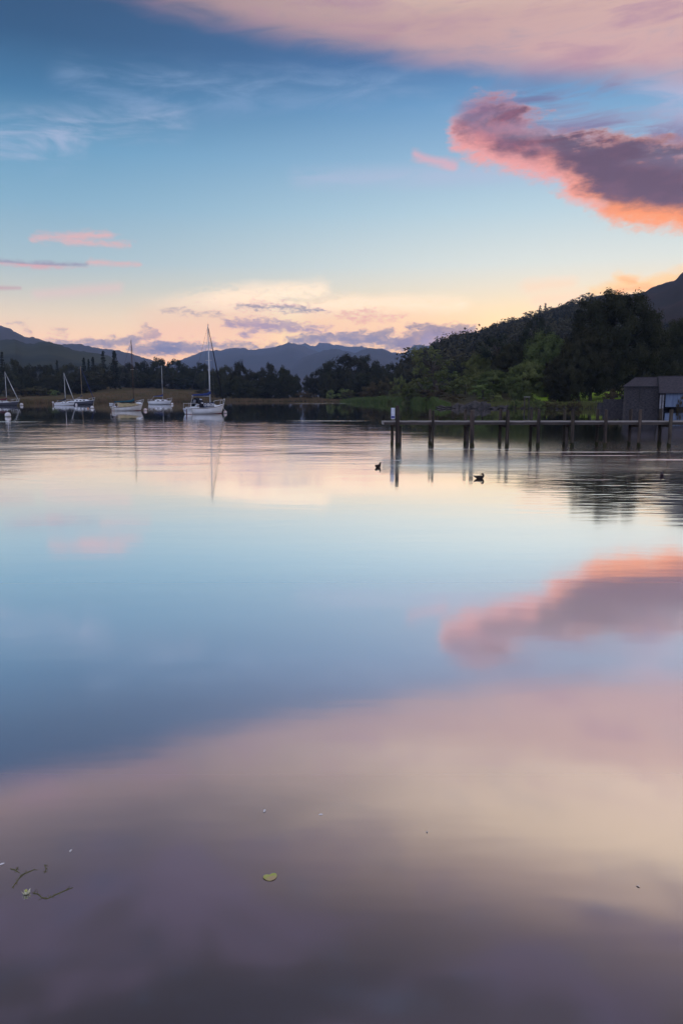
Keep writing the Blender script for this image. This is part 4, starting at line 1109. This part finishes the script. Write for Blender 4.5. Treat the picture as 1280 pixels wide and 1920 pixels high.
# ------------------------------------------------------------------ ducks
def duck(X, Y, head, length, label, pose, m='feathers'):
    g = G(X, Y); root = empty('duck', g, head, label, 'duck', 'ducks on the lake')
    k = length / .5; b = MB()
    if pose == 'swim':      # head up, neck short, tail cocked
        path = [(-.29, 0, .155, .006, .004), (-.24, 0, .115, .035, .018), (-.17, 0, .075, .075, .055), (-.06, 0, .055, .100, .085), (.06, 0, .055, .098, .088), (.14, 0, .075, .072, .075), (.175, 0, .125, .045, .05), (.185, 0, .165, .042, .046), (.20, 0, .20, .045, .048), (.235, 0, .208, .036, .036), (.262, 0, .200, .018, .016)]
    else:                   # preening: head turned back over the shoulder
        path = [(-.29, 0, .165, .006, .004), (-.24, 0, .125, .035, .018), (-.17, 0, .085, .075, .055), (-.06, 0, .06, .104, .09), (.06, 0, .06, .104, .095), (.15, .0, .08, .08, .08), (.195, .01, .13, .046, .05), (.19, .02, .185, .04, .042), (.155, .03, .222, .046, .046), (.115, .035, .215, .042, .044), (.085, .04, .195, .02, .02)]
    rg = []
    for i, (x, y, z, ry, rz_) in enumerate(path):
        p = Vector((x, y, z)); d = (Vector(path[min(i + 1, len(path) - 1)][:3]) - Vector(path[max(i - 1, 0)][:3])).normalized()
        up = Vector((0, 1, 0)).cross(d) * -1; up = d.cross(Vector((0, 1, 0))).normalized()
        rg.append([tuple((p + Vector((0, 1, 0)) * ry * cos(a) + up * rz_ * sin(a)) * k) for a in [2 * pi * q / 14 for q in range(14)]])
    b.loft(rg, True, True)
    o = b.build('body', M[m], root, smooth=True)
    md = o.modifiers.new('smooth', 'SUBSURF'); md.levels = md.render_levels = 1
    hp, sgn = (path[-1], 1 if pose == 'swim' else -1)
    b = MB(); x, y, z = hp[:3]
    b.loft([[(q * k for q in (x - sgn * .01, y - .016, z)), (q * k for q in (x - sgn * .01, y, z + .014)), (q * k for q in (x - sgn * .01, y + .016, z)), (q * k for q in (x - sgn * .01, y, z - .012))],
            [(q * k for q in (x + sgn * .05, y - .014, z - .014)), (q * k for q in (x + sgn * .05, y, z - .008)), (q * k for q in (x + sgn * .05, y + .014, z - .014)), (q * k for q in (x + sgn * .05, y, z - .02))]], True, True)
    b.build('bill', M['bill'], root)
    for s in (-1, 1):
        b = MB(); b.loft([[tuple(v * k for v in (x, s * (yy + .006), z0 + .03 * q)) for q in (-1, 0, 1)] for x, yy, z0 in ((-.25, .02, .12), (-.16, .075, .10), (-.04, .098, .085), (.07, .085, .075))]); b.build('folded_wing', M[m], root)
        b = MB(); ex, ez = (.228, .222) if pose == 'swim' else (.135, .236); b.ball((ex * k, (s * .036 + (.03 if pose != 'swim' else 0)) * k, ez * k), .006 * k, 6, 5); b.build('eye', M['pane'], root)
    return root


duck(708.5, 876.5, R(58), .30, 'dark duck swimming away with its tail cocked, beyond the jetty end', 'swim')
duck(898, 897.5, R(4), .265, 'dark duck seen side-on with head tucked round, alone in bright water', 'preen')
duck(1239.5, 893.5, R(70), .24, 'dim mauve duck among the dark tree reflections', 'preen', 'feathers2')

# ------------------------------------------------------------------ boathouses and landing
def wallbox(b, x0, x1, y0, y1, z0, z1): b.box(((x0 + x1) / 2, (y0 + y1) / 2, (z0 + z1) / 2), (x1 - x0, y1 - y0, z1 - z0))


YAW = R(20)


def along(X, ax, D):                               # distance along a front turned square to the viewer
    k = ray(X, 743).x / ray(X, 743).y
    return (k * D - ax) / (cos(YAW) + k * sin(YAW))


DH = G(1200, 768.2).y
A, Bq = P(1167.5, 768, DH), P(1236, 768, DH); zE, zR = P(1200, 724.5, DH).z, P(1200, 711, DH + 2).z
hut = empty('slate_hut', (A.x, DH, 0), -YAW, 'slate-stone hut with a hipped roof standing at the waterside', 'hut')
wd = along(1235, A.x, DH); dp = 4.6
b = MB(); wallbox(b, .0, wd - .02, 0, dp, -.6, zE); b.build('wall', M['stone'], hut)
b = MB(); wallbox(b, -.03, .28, -.03, .3, -.6, zE - .02); b.build('corner_stones', M['rock'], hut)
rx = along(1189, A.x, DH)
b = MB(); e = .22
lo = [(-e, -e, zE - .02), (wd, -e, zE - .02), (wd, dp + e, zE - .02), (-e, dp + e, zE - .02)]
b.add(lo + [(rx, dp / 2, zR + .25), (wd, dp / 2, zR + .25)], [(0, 1, 5, 4), (2, 3, 4, 5), (3, 0, 4), (3, 2, 1, 0), (1, 2, 5)])
ro = b.build('roof', M['slate'], hut)
b = MB(); b.tube([(rx, dp / 2, zR + .26), (wd - .02, dp / 2, zR + .26)], .07, 6); b.tube([(-e, -e, zE), (rx, dp / 2, zR + .26)], .05, 6); b.build('ridge_tile', M['slate'], ro)
b = MB(); b.box((wd / 2 - .1, -e - .04, zE - .03), (wd + .2, .10, .09)); b.build('gutter', M['iron'], hut)
px_ = along(1198, A.x, DH); b = MB(); b.tube([(px_, -.08, zE - .05), (px_, -.08, P(1198, 753.5, DH).z)], .05, 8); b.build('downpipe', M['iron'], hut)

DB = G(1250, 768.6).y - 1.0
A2 = P(1234.5, 768, DB); zE2, zR2 = P(1250, 735, DB).z, P(1250, 707, DB + 2.6).z
bh = empty('boathouse', (A2.x, DB, 0), -YAW + R(3), 'slate-roofed boathouse with a pale blue door hanging over the water', 'boathouse')
wd, dp = 8.6, 5.2
b = MB(); wallbox(b, .25, wd, .32, dp, 1.3, zE2); wallbox(b, .25, .6, .32, dp, -.6, 1.3); wallbox(b, wd - .4, wd, .32, dp, -.6, 1.3); wallbox(b, .6, wd - .4, dp - .3, dp, -.6, 1.3)
b.add([(.27, .32, zE2), (.27, dp, zE2), (.27, (dp + .3) / 2, zR2 - .1)], [(0, 1, 2)]); b.build('wall', M['stone'], bh)
for x in (.02, .36):
    b = MB(); b.box((x + .12, .14, (P(0, 740.5, DB).z - .6) / 2), (.24 if x < .1 else .20, .22, P(0, 740.5, DB).z + .6)); b.build('white_post', M['post_white'], bh)
xd0, xd1 = along(1247.5, A2.x, DB), along(1306, A2.x, DB); zd0, zd1 = P(0, 763, DB).z, P(0, 737.5, DB).z
b = MB(); b.box(((xd0 + xd1) / 2, .20, (zd0 + zd1) / 2), (xd1 - xd0, .08, zd1 - zd0)); do = b.build('door', M['door_blue'], bh)
b = MB()
for k in range(9): b.box((xd0 + (xd1 - xd0) * (k + .5) / 9, .152, (zd0 + zd1) / 2), (.03, .02, zd1 - zd0 - .02))
b.build('door_batten', M['door_blue'], do)
b = MB(); b.box(((xd0 + xd1) / 2, .22, zd1 + .10), (xd1 - xd0 + .5, .14, .18)); b.build('lintel', M['beam'], bh)
b = MB(); o = .35
b.add([(-.12, -.30, zE2 - .08), (wd + .3, -.30, zE2 - .08), (wd + .3, dp / 2, zR2 + .06), (-.12, dp / 2, zR2 + .06), (wd + .3, dp + .3, zE2 - .08), (-.12, dp + .3, zE2 - .08),
       (-.12, -.30, zE2 - .20), (wd + .3, -.30, zE2 - .20), (wd + .3, dp / 2, zR2 - .08), (-.12, dp / 2, zR2 - .08), (wd + .3, dp + .3, zE2 - .20), (-.12, dp + .3, zE2 - .20)],
      [(0, 1, 2, 3), (3, 2, 4, 5), (7, 6, 9, 8), (8, 9, 11, 10), (0, 6, 7, 1), (4, 10, 11, 5), (0, 3, 9, 6), (3, 5, 11, 9), (1, 7, 8, 2), (2, 8, 10, 4)])
ro = b.build('roof', M['slate'], bh)
b = MB(); b.tube([(-.14, dp / 2, zR2 + .07), (wd + .3, dp / 2, zR2 + .07)], .09, 8); b.build('ridge_tile', M['slate'], ro)
b = MB()
for ya in (-.30, dp + .3): b.tube([(-.16, ya, zE2 - .16), (-.16, dp / 2, zR2 - .02)], .075, 4)
b.build('barge_board', M['iron'], ro)

DW = G(1148, 767.6).y; a, q = P(1130, 767, DW), P(1167, 767, DW); zt = P(1150, 748.5, DW).z
b = MB(); wallbox(b, 0, q.x - a.x - .06, 0, 3.0, -.7, zt)
b.box((-.35, 1.2, .25), (.9, 2.2, 1.5), .2, .7)
o = b.build('stone_wall', M['stone']); o.location = (a.x, DW, 0); o.rotation_euler = (0, 0, -R(17))
tag(o, 'low square stone landing wall between the bank stones and the slate hut', 'stone wall')
# small planter by the hut corner
c = P(1166.5, 747, DW + .5)
fp = empty('flower_pot', (c.x - .2, c.y - .4, zt), 0, 'dark plant pot with pinkish blooms by the hut corner', 'plant pot')
b = MB(); b.tube([(0, 0, 0), (0, 0, .3)], [.16, .24], 12); b.build('pot', M['iron'], fp)
rnd = random.Random(4); b = MB(); fl = MB()
for k in range(160): leaf_quad(b, Vector((rnd.gauss(0, .18), rnd.gauss(0, .18), .48 + rnd.gauss(0, .14))), .07, rnd)
for k in range(18): leaf_quad(fl, Vector((rnd.gauss(0, .15), rnd.gauss(-.1, .15), .62 + rnd.gauss(0, .1))), .06, rnd)
b.build('foliage', M['leaf_dark'], fp); fl.build('bloom', M['buoy_pink'], fp)

# bench at the water's edge
c = P(987, 747, 124); c.z = gz(c.x, c.y)
bn = empty('bench', c, R(8), 'small pale wooden bench on the bank under the trees', 'bench')
zs_ = P(987, 744.2, 124).z - c.z
b = MB(); b.box((0, 0, zs_), (.95, .36, .09)); b.build('seat', M['bench'], bn)
for x in (-.36, .36):
    b = MB(); b.box((x, 0, zs_ / 2 - .05), (.09, .3, zs_)); b.build('leg', M['beam'], bn)

# ------------------------------------------------------------------ rocks
def rock(X, Y, wpx, hpx, label, seed, depthk=.8, group='rocks at the near water edge'):
    g = G(X, Y); w = wpx / F * g.y; h = hpx / F * g.y * .74
    b = MB(); b.ball((0, 0, 0), 1.0, 18, 12, (w / 2 * 1.04, w / 2 * depthk, h), seed, .55)
    rnd = random.Random(seed); ax, ay = rnd.uniform(-.3, .3), rnd.uniform(-.2, .2)
    b.v = [(x, y, z + x * ax * .4 + y * ay + .06 * h * mnoise.noise(Vector((x * 3, y * 3, z * 3 + seed)))) for x, y, z in b.v]
    o = b.build('rock', M['rock']); o.location = (g.x, g.y + w * .3, 0); return tag(o, label, 'rock', group)


rock(836, 765.8, 31, 6.5, 'low dark flat slab of rock, first to jut from the reeds', 51, .9)
rock(843, 762, 24, 11, 'mossy humped rock behind the low flat slab', 52)
rock(858, 766, 20, 12, 'pale rounded boulder beside the flat slab', 53)
rock(868, 766.5, 12, 9, 'small dark boulder wedged beside the pale rounded one', 54)
rock(892, 766.5, 34, 16, 'large mossy boulder, broadest of the waterside boulders', 55)
rock(909, 766.5, 20, 17, 'tall pinkish boulder at the end of the large mossy one', 56)
rock(950, 766.2, 30, 9, 'grassy flat boulder under the pale green shrub', 57)
rock(926, 766.8, 22, 5, 'thin dark ledge of rock at the waterline', 58)
random.seed(12)
for X in range(1030, 1132, 7):
    rock(X + random.uniform(-2, 2), random.uniform(764.2, 766.8), random.uniform(6, 12), random.uniform(3, 7.5), 'small grey stone in the rubble bank below the lawn', X, group='small stones of the rubble bank')
for X in range(968, 1030, 9):
    rock(X, random.uniform(765, 766.6), random.uniform(8, 14), random.uniform(2, 4), 'low dark stone along the shaded bank under the olive tree', X, group='low stones of the shaded bank')

# ------------------------------------------------------------------ floating things close by
g = G(506, 1643); o = MB(); rg = []
for j in range(6):
    r = j / 5
    row = []
    for k in range(28):
        a = 2 * pi * k / 28; q = ((a - 1.75 + pi) % (2 * pi)) - pi
        rr_ = r * (1 - .62 * exp(-(q / .62) ** 2) + .05 * sin(a * 3))                 # a bite out of the far side
        row.append((cos(a) * .029 * rr_, sin(a) * .026 * rr_ - .006, .0022 + .0016 * r * r * (.8 + sin(a) + .4 * sin(a * 4))))
    rg.append(row)
o.loft(rg, True); o = o.build('lily_leaf', M['lily'], smooth=True); o.location = g; o.rotation_euler = (0, 0, R(12)); tag(o, 'single curled yellow-green leaf floating in the near water', 'leaf')
g = G(50, 1676); wr = empty('water_flower', g, 0, 'tiny cream flower floating on trailing water weed', 'flower')
rnd = random.Random(2); b = MB()
for k in range(7):
    a = 2 * pi * k / 7; u = Vector((cos(a), sin(a), .25)); v = Vector((-sin(a), cos(a), 0))
    r = rnd.uniform(.012, .019); b.add([Vector((0, 0, .012)), u * r * .6 + v * r * .4, u * r + Vector((0, 0, .012)), u * r * .6 - v * r * .4], [(0, 1, 2, 3)])
b.build('petal_ring', M['petal'], wr)
b = MB(); b.ball((0, 0, .014), .006, 8, 6); b.build('flower_eye', M['lily'], wr)


def weed(pts, label, r=.0018):
    b = MB(); pp = [G(x, y) + Vector((0, 0, .001)) for x, y in pts]; b.tube(pp, [r] * (len(pp) - 1) + [r * .5], 5)
    rnd = random.Random(int(pts[0][0]))
    for p, q in zip(pp, pp[1:]):
        for k in range(3):
            s = p.lerp(q, rnd.random()); b.tube([s, s + Vector((rnd.uniform(-.02, .02), rnd.uniform(-.02, .03), .001))], [r * .6, r * .3], 4)
    return tag(b.build('water_weed', M['weed']), label, 'water weed', 'strands of water weed')


weed([(62, 1674), (72, 1677), (79, 1683), (90, 1685), (104, 1678), (120, 1671), (138, 1664)], 'trailing weed strand leading away from the cream flower')
weed([(24, 1664), (33, 1652), (40, 1641), (52, 1636), (66, 1630)], 'forked weed strand floating above the cream flower')
weed([(20, 1629), (30, 1632), (38, 1637)], 'short side shoot above the forked weed strand')
weed([(84, 1622), (87, 1628), (84, 1637)], 'little curved weed stalk standing apart from the forked strand')


def speck(X, Y, l, label, rz):
    g = G(X, Y); b = MB(); b.loft([[(t * l - l / 2, sin(pi * t) * l * .16 + .0006, .0035 + .001 * sin(pi * t)), (t * l - l / 2, -sin(pi * t) * l * .16 - .0006, .002)] for t in [k / 6 for k in range(7)]])
    o = b.build('feather', M['fluff']); o.location = g; o.rotation_euler = (0, 0, rz); return tag(o, label, 'feather', 'tiny feathers on the water')


speck(496, 1521, .030, 'tiny pale feather floating above the curled leaf', R(80))
speck(601, 1528, .020, 'tiny faint feather apart from the curled leaf, near the picture middle', R(10))
speck(800, 1560, .015, 'tiny feather floating furthest from the curled leaf in the brown middle water', R(100))
speck(1195, 1662, .017, 'tiny feather alone in the near water by the picture edge', R(130))
speck(133, 1596, .018, 'curved pale feather floating over the weed strands', R(70))
speck(4, 1621, .022, 'pale feather at the very corner beside the weed strands', R(40))

# ------------------------------------------------------------------ haze: the evening air itself
mb = MB(); mb.box((0, 50, 273), (16200, 16300, 550)); hz = mb.build('haze', M['pane'])
hm = bpy.data.materials.new('evening_air'); hm.use_nodes = True
nt = hm.node_tree; nt.nodes.clear()
o_ = nt.nodes.new('ShaderNodeOutputMaterial'); pv = nt.nodes.new('ShaderNodeVolumePrincipled')
pv.inputs['Color'].default_value = (.42, .60, 1.0, 1); pv.inputs['Density'].default_value = AIR
nt.links.new(pv.outputs[0], o_.inputs['Volume'])
hz.data.materials[0] = hm
tag(hz, 'thin blue evening haze lying over the lake and fells', 'haze', kind='stuff')
